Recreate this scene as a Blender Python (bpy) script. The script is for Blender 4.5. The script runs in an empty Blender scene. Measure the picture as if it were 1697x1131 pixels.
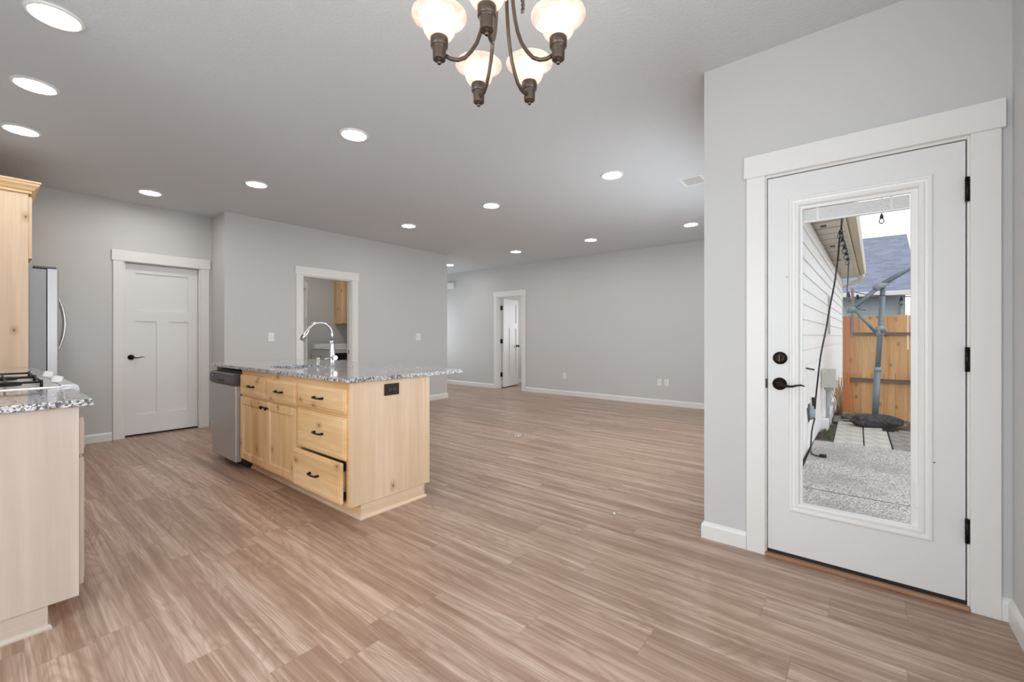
import bpy, bmesh, math, random
from mathutils import Vector, Matrix
random.seed(7)
SC = bpy.context.scene
COL = SC.collection
PI = math.pi

# ------------------------------------------------------------------ camera
EYE = 1.186
cam_d = bpy.data.cameras.new('camera')
cam_d.sensor_width = 36.0
cam_d.lens = 712.1 / 1697 * 36.0
cam_d.shift_y = -8.0 / 1697
cam_d.clip_start = 0.05
cam_d.clip_end = 300
cam = bpy.data.objects.new('camera', cam_d)
COL.objects.link(cam)
cam.location = (0, 0, EYE)
cam.rotation_euler = (PI/2, 0, math.radians(38.8028 - 90))
SC.camera = cam
# ------------------------------------------------------------------ colour management
SC.view_settings.view_transform = 'Standard'
SC.view_settings.look = 'None'
SC.view_settings.gamma = 1.0
SC.view_settings.use_curve_mapping = False
SC.view_settings.exposure = 0.46
SC.cycles.max_bounces = 10
SC.cycles.diffuse_bounces = 6
SC.cycles.transparent_max_bounces = 12
SC.cycles.sample_clamp_indirect = 6.0
# ------------------------------------------------------------------ world (overcast sky)
w = bpy.data.worlds.new('overcast_sky'); SC.world = w; w.use_nodes = True
nt = w.node_tree; bg = nt.nodes['Background']
bg.inputs['Color'].default_value = (0.93, 0.96, 1.0, 1)
bg.inputs['Strength'].default_value = 1.15

def area(name, loc, rot, sx, sy, power, col=(1, 1, 1)):
    l = bpy.data.lights.new(name, 'AREA'); l.shape = 'RECTANGLE'
    l.size = sx; l.size_y = sy; l.energy = power; l.color = col
    o = bpy.data.objects.new(name, l); COL.objects.link(o)
    o.location = loc; o.rotation_euler = rot
    return o
DAY = (0.87, 0.94, 1.0)
# daylight entering through the three windows (each light fills its window opening)
area('daylight_dining_window', (0.2, -0.47, 1.45), (PI/2, 0, 0), 2.5, 1.5, 25, DAY)
area('daylight_nook_window', (-1.87, 0.95, 1.45), (PI/2, 0, -PI/2), 1.9, 1.5, 42, DAY)
area('daylight_great_room_window', (4.4, 0.73, 1.4), (PI/2, 0, 0), 2.3, 1.45, 27, DAY)

# ================================================================== materials
def mat(name, col=(.8, .8, .8), rough=.5, metal=0.0, spec=0.5):
    m = bpy.data.materials.new(name); m.use_nodes = True
    b = m.node_tree.nodes['Principled BSDF']
    b.inputs['Base Color'].default_value = (*col, 1)
    b.inputs['Roughness'].default_value = rough
    b.inputs['Metallic'].default_value = metal
    b.inputs['Specular IOR Level'].default_value = spec
    return m
def srgb(r, g, b):
    f = lambda c: (c/255/12.92) if c/255 <= .04045 else ((c/255+.055)/1.055)**2.4
    return (f(r), f(g), f(b))
class NT:
    def __init__(s, m):
        s.t = m.node_tree; s.b = s.t.nodes['Principled BSDF']
    def n(s, typ, **kw):
        nd = s.t.nodes.new(typ)
        for k, v in kw.items(): setattr(nd, k, v)
        return nd
    def l(s, a, b): s.t.links.new(a, b)
    def math(s, op, a, b=None, c=None):
        nd = s.n('ShaderNodeMath', operation=op)
        for i, v in enumerate((a, b, c)):
            if v is None: continue
            if isinstance(v, (int, float)): nd.inputs[i].default_value = v
            else: s.l(v, nd.inputs[i])
        return nd.outputs[0]
    def coord(s): return s.n('ShaderNodeTexCoord').outputs['Object']
    def mapping(s, vec, scale=(1, 1, 1), loc=(0, 0, 0), rot=(0, 0, 0)):
        nd = s.n('ShaderNodeMapping'); s.l(vec, nd.inputs[0])
        nd.inputs['Scale'].default_value = scale; nd.inputs['Location'].default_value = loc
        nd.inputs['Rotation'].default_value = rot
        return nd.outputs[0]
    def noise(s, vec, scale, detail=3, rough=.5, dist=0.0):
        nd = s.n('ShaderNodeTexNoise'); s.l(vec, nd.inputs['Vector'])
        nd.inputs['Scale'].default_value = scale; nd.inputs['Detail'].default_value = detail
        nd.inputs['Roughness'].default_value = rough; nd.inputs['Distortion'].default_value = dist
        return nd.outputs['Fac']
    def voro(s, vec, scale, feature='F1', rnd=1.0):
        nd = s.n('ShaderNodeTexVoronoi', feature=feature); s.l(vec, nd.inputs['Vector'])
        nd.inputs['Scale'].default_value = scale; nd.inputs['Randomness'].default_value = rnd
        return nd
    def ramp(s, fac, stops, interp='LINEAR'):
        nd = s.n('ShaderNodeValToRGB'); s.l(fac, nd.inputs[0]); e = nd.color_ramp
        e.interpolation = interp
        while len(e.elements) < len(stops): e.elements.new(0.5)
        for el, (p, c) in zip(e.elements, stops):
            el.position = p; el.color = (*c, 1) if len(c) == 3 else c
        return nd.outputs[0]
    def mix(s, fac, a, b, blend='MIX'):
        nd = s.n('ShaderNodeMix', data_type='RGBA', blend_type=blend)
        for k, v in (('Factor', fac), ('A', a), ('B', b)):
            i = [x for x in nd.inputs if x.name == k and (x.type == 'RGBA' or k == 'Factor') and x.enabled][0]
            if isinstance(v, (int, float)): i.default_value = v
            elif isinstance(v, tuple): i.default_value = (*v, 1)
            else: s.l(v, i)
        return [o for o in nd.outputs if o.type == 'RGBA'][0]
    def bump(s, h, strength=.2, dist=.01):
        nd = s.n('ShaderNodeBump'); s.l(h, nd.inputs['Height'])
        nd.inputs['Strength'].default_value = strength; nd.inputs['Distance'].default_value = dist
        s.l(nd.outputs[0], s.b.inputs['Normal'])
def C3(v): return (v, v, v)

def paint(name, col, scale=90, strength=.12, rough=.75):
    m = mat(name, col, rough, spec=.25); N = NT(m)
    N.bump(N.noise(N.coord(), scale, 2, .6), strength, .004)
    return m
WALL_C = srgb(205, 205, 204)
M = {}
M['wall'] = paint('wall_paint', WALL_C)
M['wall_dark'] = M['wall']
def ceiling_mat():
    m = mat('textured_ceiling_paint', srgb(212, 216, 219), .85, spec=.15); N = NT(m)
    c = N.coord()
    a = N.noise(c, 55, 4, .6, .4)
    N.bump(N.ramp(a, [(.42, C3(0)), (.62, C3(1))]), .26, .004)
    return m
M['ceiling'] = ceiling_mat()
M['trim'] = mat('white_trim_paint', srgb(232, 231, 228), .38)
M['door_white'] = mat('white_door_paint', srgb(228, 228, 227), .4)
M['plastic_white'] = mat('white_plastic', srgb(238, 238, 236), .35)
M['bronze'] = mat('oil_rubbed_bronze', srgb(42, 34, 30), .38, .85)
M['bronze_soft'] = mat('aged_bronze', srgb(96, 84, 74), .36, .75)
M['iron'] = mat('black_iron', srgb(24, 23, 22), .5, .3)
M['black'] = mat('black_plastic', srgb(20, 20, 20), .4)
M['rubber'] = mat('black_rubber', srgb(28, 25, 24), .55)
M['chrome'] = mat('chrome', srgb(225, 225, 225), .12, 1)
M['nickel'] = mat('brushed_nickel', srgb(205, 203, 200), .25, 1)
M['plate_dark'] = mat('dark_bronze_plate', srgb(44, 33, 26), .45, .3)

def steel(name, col, rough, along='Z'):
    m = mat(name, col, rough, .55); N = NT(m)
    sc = {'Z': (120, 120, 1.5), 'Y': (120, 1.5, 120)}[along]
    a = N.noise(N.mapping(N.coord(), sc), 1.0, 3)
    N.bump(a, .04, .002)
    return m
M['steel'] = steel('brushed_stainless', srgb(192, 192, 194), .34)
M['steel_dark'] = steel('charcoal_control_panel', srgb(96, 94, 94), .4)
M['fridge_side'] = mat('grey_fridge_side', srgb(158, 160, 163), .5, .15)

def wood(name, axis='Z', nrm=None, base=(214, 176, 128), dark=(176, 130, 82), light=(232, 201, 158), knots=True, seed=0, knotgate=.45):
    m = mat(name, srgb(*base), .42); N = NT(m)
    c = N.mapping(N.coord(), loc=(seed*1.37, seed*2.11, seed*.73))
    along = {'X': 0, 'Y': 1, 'Z': 2}[axis]
    def sc(a, b):
        v = [b]*3; v[along] = a; return tuple(v)
    broad = N.noise(N.mapping(c, sc(.55, 7)), 1, 3, .55, .35)
    fine = N.noise(N.mapping(c, sc(2.2, 70)), 1, 4, .65)
    ringn = N.noise(N.mapping(c, sc(.8, 4.2)), 1, 1.5, .5, .2)
    ring = N.math('SINE', N.math('MULTIPLY', ringn, 62.0))
    ring = N.math('MULTIPLY_ADD', ring, .5, .5)
    col = N.ramp(broad, [(.28, srgb(*dark)), (.5, srgb(*base)), (.74, srgb(*light))])
    col = N.mix(N.math('MULTIPLY', ring, .16), col, srgb(*dark))
    col = N.mix(N.ramp(fine, [(.40, C3(.30)), (.60, C3(0))]), col, srgb(*dark))
    if knots:
        if nrm is None: nrm = {'Z': 'X', 'Y': 'X', 'X': 'Y'}[axis]
        sepk = N.n('ShaderNodeSeparateXYZ'); N.l(c, sepk.inputs[0])
        crs = [i for i in range(3) if i != along and i != 'XYZ'.index(nrm)][0]
        ck = N.n('ShaderNodeCombineXYZ')
        N.l(N.math('MULTIPLY', sepk.outputs[along], 3.0), ck.inputs[0]); N.l(N.math('MULTIPLY', sepk.outputs[crs], 5.0), ck.inputs[1])
        kv = N.voro(ck.outputs[0], 1.0); kv.voronoi_dimensions = '2D'
        d = kv.outputs['Distance']
        rnd = N.n('ShaderNodeSeparateColor'); N.l(kv.outputs['Color'], rnd.inputs[0])
        gate = N.math('GREATER_THAN', rnd.outputs[0], knotgate)
        halo = N.ramp(d, [(.02, C3(.55)), (.17, C3(0))])
        core = N.ramp(d, [(.016, C3(.8)), (.038, C3(0))])
        col = N.mix(N.math('MULTIPLY', halo, gate), col, srgb(150, 100, 58))
        col = N.mix(N.math('MULTIPLY', core, gate), col, srgb(58, 36, 22))
    N.l(col, N.b.inputs['Base Color'])
    N.bump(fine, .05, .002)
    return m
LIT_ALDER = dict(base=(228, 203, 174), dark=(212, 182, 148), light=(236, 216, 192))  # same alder as the fronts, window-side light put into its colour
HONEY = dict(base=(234, 198, 148), dark=(208, 164, 112), light=(242, 214, 172))
for ax in 'XYZ':
    M['alder_'+ax] = wood('knotty_alder_'+{'X': 'depth', 'Y': 'width', 'Z': 'upright'}[ax]+'_grain', ax, seed=ord(ax)-80, **HONEY)
M['alder_end'] = wood('lit_alder_end_panel', 'Z', nrm='Y', seed=3.3, knotgate=.7, **LIT_ALDER)
M['alder_end_low'] = wood('lit_alder_plinth', 'X', seed=5.1, **LIT_ALDER)
TONED = dict(base=(196, 182, 168), dark=(182, 164, 150), light=(206, 194, 182))  # the same alder with its base colour toned down
M['alder_toned'] = wood('toned_alder_panel', 'Z', nrm='Y', seed=6.4, knotgate=.4, **TONED)
M['alder_toned_low'] = wood('toned_alder_plinth', 'X', seed=9.2, **TONED)

def floor_mat():
    m = mat('vinyl_plank_floor', (.4, .3, .2), .33, spec=.45); N = NT(m)
    sep = N.n('ShaderNodeSeparateXYZ'); N.l(N.coord(), sep.inputs[0])
    x, y = sep.outputs[0], sep.outputs[1]
    xs = N.math('DIVIDE', N.math('ADD', x, 10.07), .178)
    row = N.math('FLOOR', xs); fx = N.math('FRACT', xs)
    wn = N.n('ShaderNodeTexWhiteNoise', noise_dimensions='1D'); N.l(row, wn.inputs['W'])
    ys = N.math('ADD', N.math('DIVIDE', y, 1.22), N.math('ADD', wn.outputs['Value'], 20))
    idn = N.math('FLOOR', ys); fy = N.math('FRACT', ys)
    cmb = N.n('ShaderNodeCombineXYZ'); N.l(row, cmb.inputs[0]); N.l(idn, cmb.inputs[1])
    wn2 = N.n('ShaderNodeTexWhiteNoise', noise_dimensions='3D'); N.l(cmb.outputs[0], wn2.inputs['Vector'])
    rv = wn2.outputs['Value']
    def vec(sx, sy, k):
        c = N.n('ShaderNodeCombineXYZ')
        N.l(N.math('MULTIPLY', x, sx), c.inputs[0]); N.l(N.math('MULTIPLY', y, sy), c.inputs[1])
        N.l(N.math('MULTIPLY', rv, k), c.inputs[2]); return c.outputs[0]
    low = N.noise(vec(6.0, .85, 41.0), 1, 2.0, .5, .7)
    ring = N.math('MULTIPLY_ADD', N.math('SINE', N.math('MULTIPLY', low, 84.0)), .5, .5)
    ring = N.ramp(ring, [(.0, C3(0)), (.55, C3(.25)), (1, C3(1))])
    streak = N.noise(vec(30, .8, 17.0), 1, 5, .62, .5)
    band = N.noise(vec(9, .5, 29.0), 1, 2, .5, .3)
    fine = N.noise(vec(150, 3.2, 11.0), 1, 3, .6)
    LGT, MID, DRK = srgb(204, 178, 158), srgb(180, 152, 132), srgb(132, 101, 82)
    col = N.ramp(band, [(.30, srgb(162, 132, 112)), (.5, MID), (.70, LGT)])
    col = N.mix(N.ramp(streak, [(.34, C3(.6)), (.54, C3(0))]), col, DRK)
    col = N.mix(N.ramp(streak, [(.52, C3(0)), (.72, C3(.6))]), col, srgb(222, 202, 184))
    col = N.mix(N.math('MULTIPLY', ring, .30), col, DRK)
    col = N.mix(N.ramp(fine, [(.35, C3(.42)), (.55, C3(0))]), col, DRK)
    col = N.mix(N.math('MULTIPLY', N.math('SUBTRACT', rv, .5), .0), col, MID)
    tone = N.ramp(rv, [(0, C3(.95)), (1, C3(1.04))])
    col = N.mix(1.0, col, tone, 'MULTIPLY')
    seam = N.math('MAXIMUM', N.math('LESS_THAN', fx, .012), N.math('LESS_THAN', fy, .0022))
    col = N.mix(N.math('MULTIPLY', seam, .38), col, srgb(98, 72, 58))
    N.l(col, N.b.inputs['Base Color'])
    N.l(N.math('MULTIPLY_ADD', streak, .16, .24), N.b.inputs['Roughness'])
    N.bump(N.math('SUBTRACT', N.math('MULTIPLY', fine, .3), seam), .12, .0015)
    return m
M['floor'] = floor_mat()

def granite():
    m = mat('speckled_granite', (.5, .5, .5), .09, spec=.6); N = NT(m)
    c = N.coord()
    base = N.noise(c, 70, 5, .7)
    col = N.ramp(base, [(.36, srgb(112, 108, 108)), (.5, srgb(176, 174, 174)), (.62, srgb(222, 221, 220))])
    v1 = N.voro(N.mapping(c, loc=(3, 1, 2)), 160)
    s1 = N.n('ShaderNodeSeparateColor'); N.l(v1.outputs['Color'], s1.inputs[0])
    col = N.mix(N.math('MULTIPLY', N.math('GREATER_THAN', s1.outputs[0], .74), .9), col, srgb(98, 98, 104))
    col = N.mix(N.math('MULTIPLY', N.math('LESS_THAN', s1.outputs[1], .24), .85), col, srgb(218, 220, 222))
    v2 = N.voro(N.mapping(c, loc=(7, 4, 1)), 95)
    s2 = N.n('ShaderNodeSeparateColor'); N.l(v2.outputs['Color'], s2.inputs[0])
    col = N.mix(N.math('MULTIPLY', N.math('GREATER_THAN', s2.outputs[2], .86), .8), col, srgb(58, 58, 64))
    N.l(col, N.b.inputs['Base Color'])
    return m
M['granite'] = granite()

def glass(name='clear_glass', tint=(1, 1, 1), ior=1.13):
    m = bpy.data.materials.new(name); m.use_nodes = True; t = m.node_tree; t.nodes.clear()
    o = t.nodes.new('ShaderNodeOutputMaterial'); mx = t.nodes.new('ShaderNodeMixShader')
    tr = t.nodes.new('ShaderNodeBsdfTransparent'); gl = t.nodes.new('ShaderNodeBsdfGlossy')
    tr.inputs[0].default_value = (*tint, 1); gl.inputs['Roughness'].default_value = .01
    fr = t.nodes.new('ShaderNodeFresnel'); fr.inputs[0].default_value = ior
    t.links.new(fr.outputs[0], mx.inputs[0]); t.links.new(tr.outputs[0], mx.inputs[1]); t.links.new(gl.outputs[0], mx.inputs[2])
    t.links.new(mx.outputs[0], o.inputs[0])
    return m
M['glass'] = glass()
M['bulb_glass'] = glass('bulb_glass', (.90, .90, .88), 1.5)
def emit(name, col, s):
    m = bpy.data.materials.new(name); m.use_nodes = True; b = m.node_tree.nodes['Principled BSDF']
    b.inputs['Base Color'].default_value = (*col, 1); b.inputs['Emission Color'].default_value = (*col, 1)
    b.inputs['Emission Strength'].default_value = s; return m
M['led'] = emit('lit_recessed_lens', (1, .975, .95), 56.0)
M['lamp'] = emit('lit_bulb', (1, .93, .84), 7.0)
def shade_mat():
    m = bpy.data.materials.new('alabaster_glass'); m.use_nodes = True; t = m.node_tree
    b = t.nodes['Principled BSDF']; o = t.nodes['Material Output']
    N = NT(m)
    v = N.noise(N.coord(), 26, 4, .6, 1.2)
    col = N.ramp(v, [(.35, srgb(204, 184, 172)), (.65, srgb(232, 222, 212))])
    N.l(col, b.inputs['Base Color']); b.inputs['Roughness'].default_value = .25
    b.inputs['Emission Color'].default_value = (1, .93, .86, 1); b.inputs['Emission Strength'].default_value = .16
    tl = t.nodes.new('ShaderNodeBsdfTranslucent'); N.l(col, tl.inputs[0])
    mx = t.nodes.new('ShaderNodeMixShader'); mx.inputs[0].default_value = .30
    t.links.new(b.outputs[0], mx.inputs[1]); t.links.new(tl.outputs[0], mx.inputs[2])
    tr = t.nodes.new('ShaderNodeBsdfTransparent'); mx2 = t.nodes.new('ShaderNodeMixShader'); mx2.inputs[0].default_value = .22
    t.links.new(mx.outputs[0], mx2.inputs[1]); t.links.new(tr.outputs[0], mx2.inputs[2])
    t.links.new(mx2.outputs[0], o.inputs[0])
    return m
M['shade'] = shade_mat()

# outdoor materials
M['siding'] = paint('white_lap_siding_paint', srgb(238, 238, 236), 60, .05, .6)
M['soffit'] = paint('cream_soffit_paint', srgb(226, 220, 206), 60, .05, .6)
M['fascia'] = mat('cream_fascia_paint', srgb(224, 217, 196), .5)
M['blue_wall'] = mat('pale_blue_grey_siding_paint', srgb(176, 190, 194), .6)
M['grey_metal'] = mat('blue_grey_powder_coat', srgb(128, 142, 152), .45, .2)
M['box_paint'] = mat('beige_grey_box_paint', srgb(196, 194, 184), .5)
M['conduit'] = mat('grey_conduit', srgb(158, 166, 172), .5)
M['blue'] = mat('blue_plastic', srgb(40, 128, 200), .5)
M['grey_wood'] = wood('weathered_grey_wood', 'Y', base=(128, 112, 104), dark=(92, 78, 72), light=(150, 136, 126), knots=False)
M['stake_wood'] = wood('weathered_stake_wood', 'Z', base=(160, 146, 136), dark=(126, 110, 100), light=(176, 164, 154), knots=False)
M['cedar'] = wood('cedar_fence_board', 'Z', base=(224, 178, 122), dark=(196, 140, 84), light=(234, 198, 148), seed=2.2)
M['threshold'] = wood('oak_threshold', 'Y', knots=False, base=(178, 138, 108), dark=(146, 104, 76), light=(196, 160, 130))
M['cedar_post'] = wood('cedar_post', 'Z', base=(206, 132, 76), dark=(176, 104, 56), light=(216, 148, 92), seed=4.2)
def aggregate():
    m = mat('exposed_aggregate_concrete', (.5, .5, .5), .85); N = NT(m); c = N.coord()
    v = N.voro(c, 110); s = N.n('ShaderNodeSeparateColor'); N.l(v.outputs['Color'], s.inputs[0])
    col = N.ramp(s.outputs[0], [(0, srgb(112, 108, 106)), (.35, srgb(172, 168, 164)), (1, srgb(222, 220, 218))])
    big = N.noise(c, 1.3, 3, .5)
    col = N.mix(N.ramp(big, [(.50, C3(0)), (.60, C3(.45))]), col, srgb(140, 134, 132))
    N.l(col, N.b.inputs['Base Color']); N.bump(v.outputs['Distance'], .5, .006)
    return m
M['aggregate'] = aggregate()
def mottled(name, a, b, scale, rough=.9, bumpd=.01, c3=None):
    m = mat(name, a, rough); N = NT(m); c = N.coord()
    n = N.noise(c, scale, 5, .65)
    st = [(.38, a), (.62, b)]
    if c3: st = [(.34, a), (.5, c3), (.66, b)]
    N.l(N.ramp(n, st), N.b.inputs['Base Color']); N.bump(n, .5, bumpd)
    return m
M['paver'] = mottled('concrete_paver', srgb(176, 172, 164), srgb(208, 205, 198), 14)
M['paver_dark'] = mottled('damp_concrete_paver', srgb(120, 116, 112), srgb(158, 153, 148), 14)
M['gravel'] = mottled('dark_gravel', srgb(62, 60, 58), srgb(142, 138, 134), 60, c3=srgb(96, 92, 90), bumpd=.02)
M['moss'] = mottled('moss_and_grass', srgb(84, 96, 62), srgb(128, 130, 104), 40)
M['soil'] = mottled('damp_soil', srgb(78, 66, 58), srgb(118, 104, 92), 20)
M['sack'] = mottled('mossy_sandbag_cloth', srgb(96, 92, 66), srgb(134, 126, 100), 18)
M['sack_black'] = mottled('black_sandbag_cloth', srgb(52, 52, 52), srgb(82, 80, 78), 22)
M['dry'] = mat('dry_grass_stems', srgb(206, 186, 154), .8)
def shingles():
    m = mat('blue_grey_shingles', (.2, .2, .25), .9); N = NT(m); c = N.coord()
    sep = N.n('ShaderNodeSeparateXYZ'); N.l(c, sep.inputs[0])
    zr = N.math('DIVIDE', sep.outputs[2], .085); row = N.math('FLOOR', zr); fz = N.math('FRACT', zr)
    wn = N.n('ShaderNodeTexWhiteNoise', noise_dimensions='1D'); N.l(row, wn.inputs['W'])
    yy = N.math('ADD', N.math('DIVIDE', sep.outputs[1], .28), N.math('MULTIPLY', wn.outputs[0], 7)); cell = N.math('FLOOR', yy)
    cb = N.n('ShaderNodeCombineXYZ'); N.l(row, cb.inputs[0]); N.l(cell, cb.inputs[1])
    w2 = N.n('ShaderNodeTexWhiteNoise', noise_dimensions='3D'); N.l(cb.outputs[0], w2.inputs['Vector'])
    col = N.ramp(w2.outputs['Value'], [(0, srgb(120, 126, 144)), (1, srgb(138, 144, 162))])
    col = N.mix(N.math('MULTIPLY', N.math('LESS_THAN', fz, .16), .5), col, srgb(78, 82, 98))
    N.l(col, N.b.inputs['Base Color'])
    return m
M['shingle'] = shingles()

# ================================================================== mesh helpers
class MB:
    """collects shapes into one mesh"""
    def __init__(s): s.bm = bmesh.new()
    def box(s, x0, x1, y0, y1, z0, z1, bev=0.0, seg=1, mx=None):
        r = bmesh.ops.create_cube(s.bm, size=1)
        for v in r['verts']:
            v.co = Vector(((x0+x1)/2+v.co.x*(x1-x0), (y0+y1)/2+v.co.y*(y1-y0), (z0+z1)/2+v.co.z*(z1-z0)))
        vs = r['verts']
        if bev > 0:
            es = list({e for v in vs for e in v.link_edges})
            rr = bmesh.ops.bevel(s.bm, geom=es, offset=bev, segments=seg, affect='EDGES', profile=.5)
            vs = list({v for f in rr['faces'] for v in f.verts} | {v for v in vs if v.is_valid})
        if mx is not None:
            bmesh.ops.transform(s.bm, matrix=mx, verts=vs)
        return s
    def lathe(s, prof, c=(0, 0, 0), n=24, axis='Z', cap=True, mx=None):
        rings = []
        for r, z in prof:
            ring = []
            for i in range(n):
                a = 2*PI*i/n
                p = (r*math.cos(a), r*math.sin(a), z)
                if axis == 'X': p = (p[2], p[0], p[1])
                elif axis == 'Y': p = (p[1], p[2], p[0])
                p = Vector(p)
                if mx is not None: p = mx @ p
                ring.append(s.bm.verts.new((c[0]+p[0], c[1]+p[1], c[2]+p[2])))
            rings.append(ring)
        for a, b in zip(rings, rings[1:]):
            for i in range(n):
                f = s.bm.faces.new((a[i], a[(i+1) % n], b[(i+1) % n], b[i])); f.smooth = True
        if cap:
            try: s.bm.faces.new(list(reversed(rings[0])))
            except ValueError: pass
            try: s.bm.faces.new(rings[-1])
            except ValueError: pass
        return s
    def cyl(s, p0, p1, r, r2=None, n=16):
        return s.tube([p0, p1], r, n, r2=r2)
    def tube(s, pts, r, n=12, r2=None, radii=None):
        pts = [Vector(p) for p in pts]
        N_ = len(pts)
        rings = []; up = None
        for i, p in enumerate(pts):
            if i == 0: d = pts[1]-p
            elif i == N_-1: d = p-pts[i-1]
            else: d = (pts[i+1]-p).normalized()+(p-pts[i-1]).normalized()
            d.normalize()
            if up is None:
                up = Vector((0, 0, 1)) if abs(d.z) < .9 else Vector((1, 0, 0))
            a = d.cross(up)
            if a.length < 1e-6: a = d.cross(Vector((0, 1, 0)))
            a.normalize(); b = a.cross(d).normalized(); up = b
            rr = radii[i] if radii else (r if r2 is None else r+(r2-r)*i/(N_-1))
            rings.append([s.bm.verts.new(p+rr*(math.cos(2*PI*k/n)*a+math.sin(2*PI*k/n)*b)) for k in range(n)])
        for a, b in zip(rings, rings[1:]):
            for i in range(n):
                f = s.bm.faces.new((a[i], a[(i+1) % n], b[(i+1) % n], b[i])); f.smooth = True
        s.bm.faces.new(list(reversed(rings[0]))); s.bm.faces.new(rings[-1])
        return s
    def prism(s, poly, fn0, fn1):
        a = [s.bm.verts.new(fn0(*p)) for p in poly]; b = [s.bm.verts.new(fn1(*p)) for p in poly]
        n = len(poly)
        s.bm.faces.new(list(reversed(a))); s.bm.faces.new(b)
        for i in range(n): s.bm.faces.new((a[i], a[(i+1) % n], b[(i+1) % n], b[i]))
        return s
    def quad(s, *ps):
        s.bm.faces.new([s.bm.verts.new(p) for p in ps]); return s
    def build(s, name, m, parent=None, smooth=False):
        bmesh.ops.recalc_face_normals(s.bm, faces=s.bm.faces)
        off = Vector((0, 0, 0))
        if parent is not None:
            p = parent
            while p is not None: off += p.location; p = p.parent
            local = parent.get('_local', 0) or (parent.parent is not None and parent.parent.get('_local', 0))
            if local: off = Vector((0, 0, 0))
        else:
            xs = [v.co for v in s.bm.verts]
            mn = Vector([min(c[i] for c in xs) for i in range(3)]); mxx = Vector([max(c[i] for c in xs) for i in range(3)])
            off = Vector(((mn.x+mxx.x)/2, (mn.y+mxx.y)/2, mn.z))
        bmesh.ops.translate(s.bm, verts=s.bm.verts, vec=-off)
        me = bpy.data.meshes.new(name); s.bm.to_mesh(me); s.bm.free()
        o = bpy.data.objects.new(name, me); COL.objects.link(o)
        me.materials.append(m if not isinstance(m, str) else M[m])
        if smooth:
            for p in me.polygons: p.use_smooth = True
        if parent is None: o.location = off
        else: o.parent = parent
        return o
def tag(o, label=None, cat=None, group=None, kind=None):
    if label: o['label'] = label
    if cat: o['category'] = cat
    if group: o['group'] = group
    if kind: o['kind'] = kind
    return o
def thing(name, loc, label=None, cat=None, group=None, kind=None, rotz=0, local=False):
    o = bpy.data.objects.new(name, None); COL.objects.link(o)
    o.location = loc; o.rotation_euler = (0, 0, rotz); o.empty_display_size = .1
    if local: o['_local'] = 1
    return tag(o, label, cat, group, kind)
def copy_tree(o, parent=None):
    c = o.copy(); COL.objects.link(c); c.parent = parent
    for ch in list(o.children): copy_tree(ch, c)
    return c
def struct(o, label=None, cat=None): return tag(o, label, cat, kind='structure')
def frame_boxes(mb, plane, pos0, pos1, a0, a1, z0, z1, wdt, bev=0):
    """rectangular frame; plane 'x' -> spans y/z, 'y' -> spans x/z"""
    def bx(u0, u1, w0, w1):
        if plane == 'x': mb.box(pos0, pos1, u0, u1, w0, w1, bev)
        else: mb.box(u0, u1, pos0, pos1, w0, w1, bev)
    bx(a0, a1, z0, z0+wdt); bx(a0, a1, z1-wdt, z1)
    bx(a0, a0+wdt, z0+wdt, z1-wdt); bx(a1-wdt, a1, z0+wdt, z1-wdt)
    return mb

# ================================================================== room shell
H = 2.743
WX = 2.688      # patio-door wall face
FX = 7.385      # far wall face
MY = 6.145      # kitchen middle wall face
PY_ = 6.615     # pantry wall face
BX = -1.9       # nook wall behind camera
RY = -0.50      # wall right of the camera
GY = 0.705      # return wall of the great room (its room face)
LX = -0.36      # kitchen left wall face
def wall_x(mb, x0, x1, y0, y1, openings, z1=H):
    """wall slab between x0,x1 running y0..y1 with openings (ya,yb,za,zb)"""
    ys = y0
    for (ya, yb, za, zb) in sorted(openings):
        mb.box(x0, x1, ys, ya, 0, z1)
        if za > 0: mb.box(x0, x1, ya, yb, 0, za)
        mb.box(x0, x1, ya, yb, zb, z1); ys = yb
    mb.box(x0, x1, ys, y1, 0, z1); return mb
def wall_y(mb, y0, y1, x0, x1, openings, z1=H):
    xs = x0
    for (xa, xb, za, zb) in sorted(openings):
        mb.box(xs, xa, y0, y1, 0, z1)
        if za > 0: mb.box(xa, xb, y0, y1, 0, za)
        mb.box(xa, xb, y0, y1, zb, z1); xs = xb
    mb.box(xs, x1, y0, y1, 0, z1); return mb

# floor and ceiling (the floor stops under the outer walls)
mb = MB()
mb.box(BX-.1, 2.80, RY-.12, 8.98, -.06, 0)
mb.box(2.80, 9.9, .66, 8.98, -.06, 0)
struct(mb.build('floor', 'floor'), 'brown wood-look vinyl plank floor with streaky grain', 'floor')
mb = MB()
mb.box(BX-.1, 2.82, RY-.12, 8.98, H, H+.1)
mb.box(2.82, 9.9, .66, 8.98, H, H+.1)
struct(mb.build('ceiling', 'ceiling'), 'textured light grey ceiling with recessed lights', 'ceiling')

D1 = (-.385, .398, 0, 2.055)   # patio door rough opening (y)
struct(wall_x(MB(), WX, WX+.13, RY-.12, GY, [D1]).build('wall_patio', 'wall'), 'light grey wall around the glazed patio door', 'wall')
struct(wall_y(MB(), .585, GY, WX+.13, FX+.12, [(3.2, 5.6, .65, 2.15)]).build('wall_great_room', 'wall'), 'great room outer wall with a window', 'wall')
D2 = (5.655, 6.365, 0, 2.07)
struct(wall_x(MB(), FX, FX+.12, GY, 8.98, [D2]).build('wall_far', 'wall'), 'long far grey wall of the great room', 'wall')
D3 = (2.89, 3.665, 0, 2.055)
mb = wall_y(MB(), MY, MY+.12, 1.925, 5.655, [D3])
mb.box(5.535, 5.655, MY+.12, 8.98, 0, H)
mb.box(1.925, 2.045, MY+.12, 8.9, 0, H)
struct(mb.build('wall_middle', 'wall'), 'cool grey wall behind the island with laundry opening', 'wall')
D4 = (1.055, 1.805, 0, 2.065)
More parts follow.
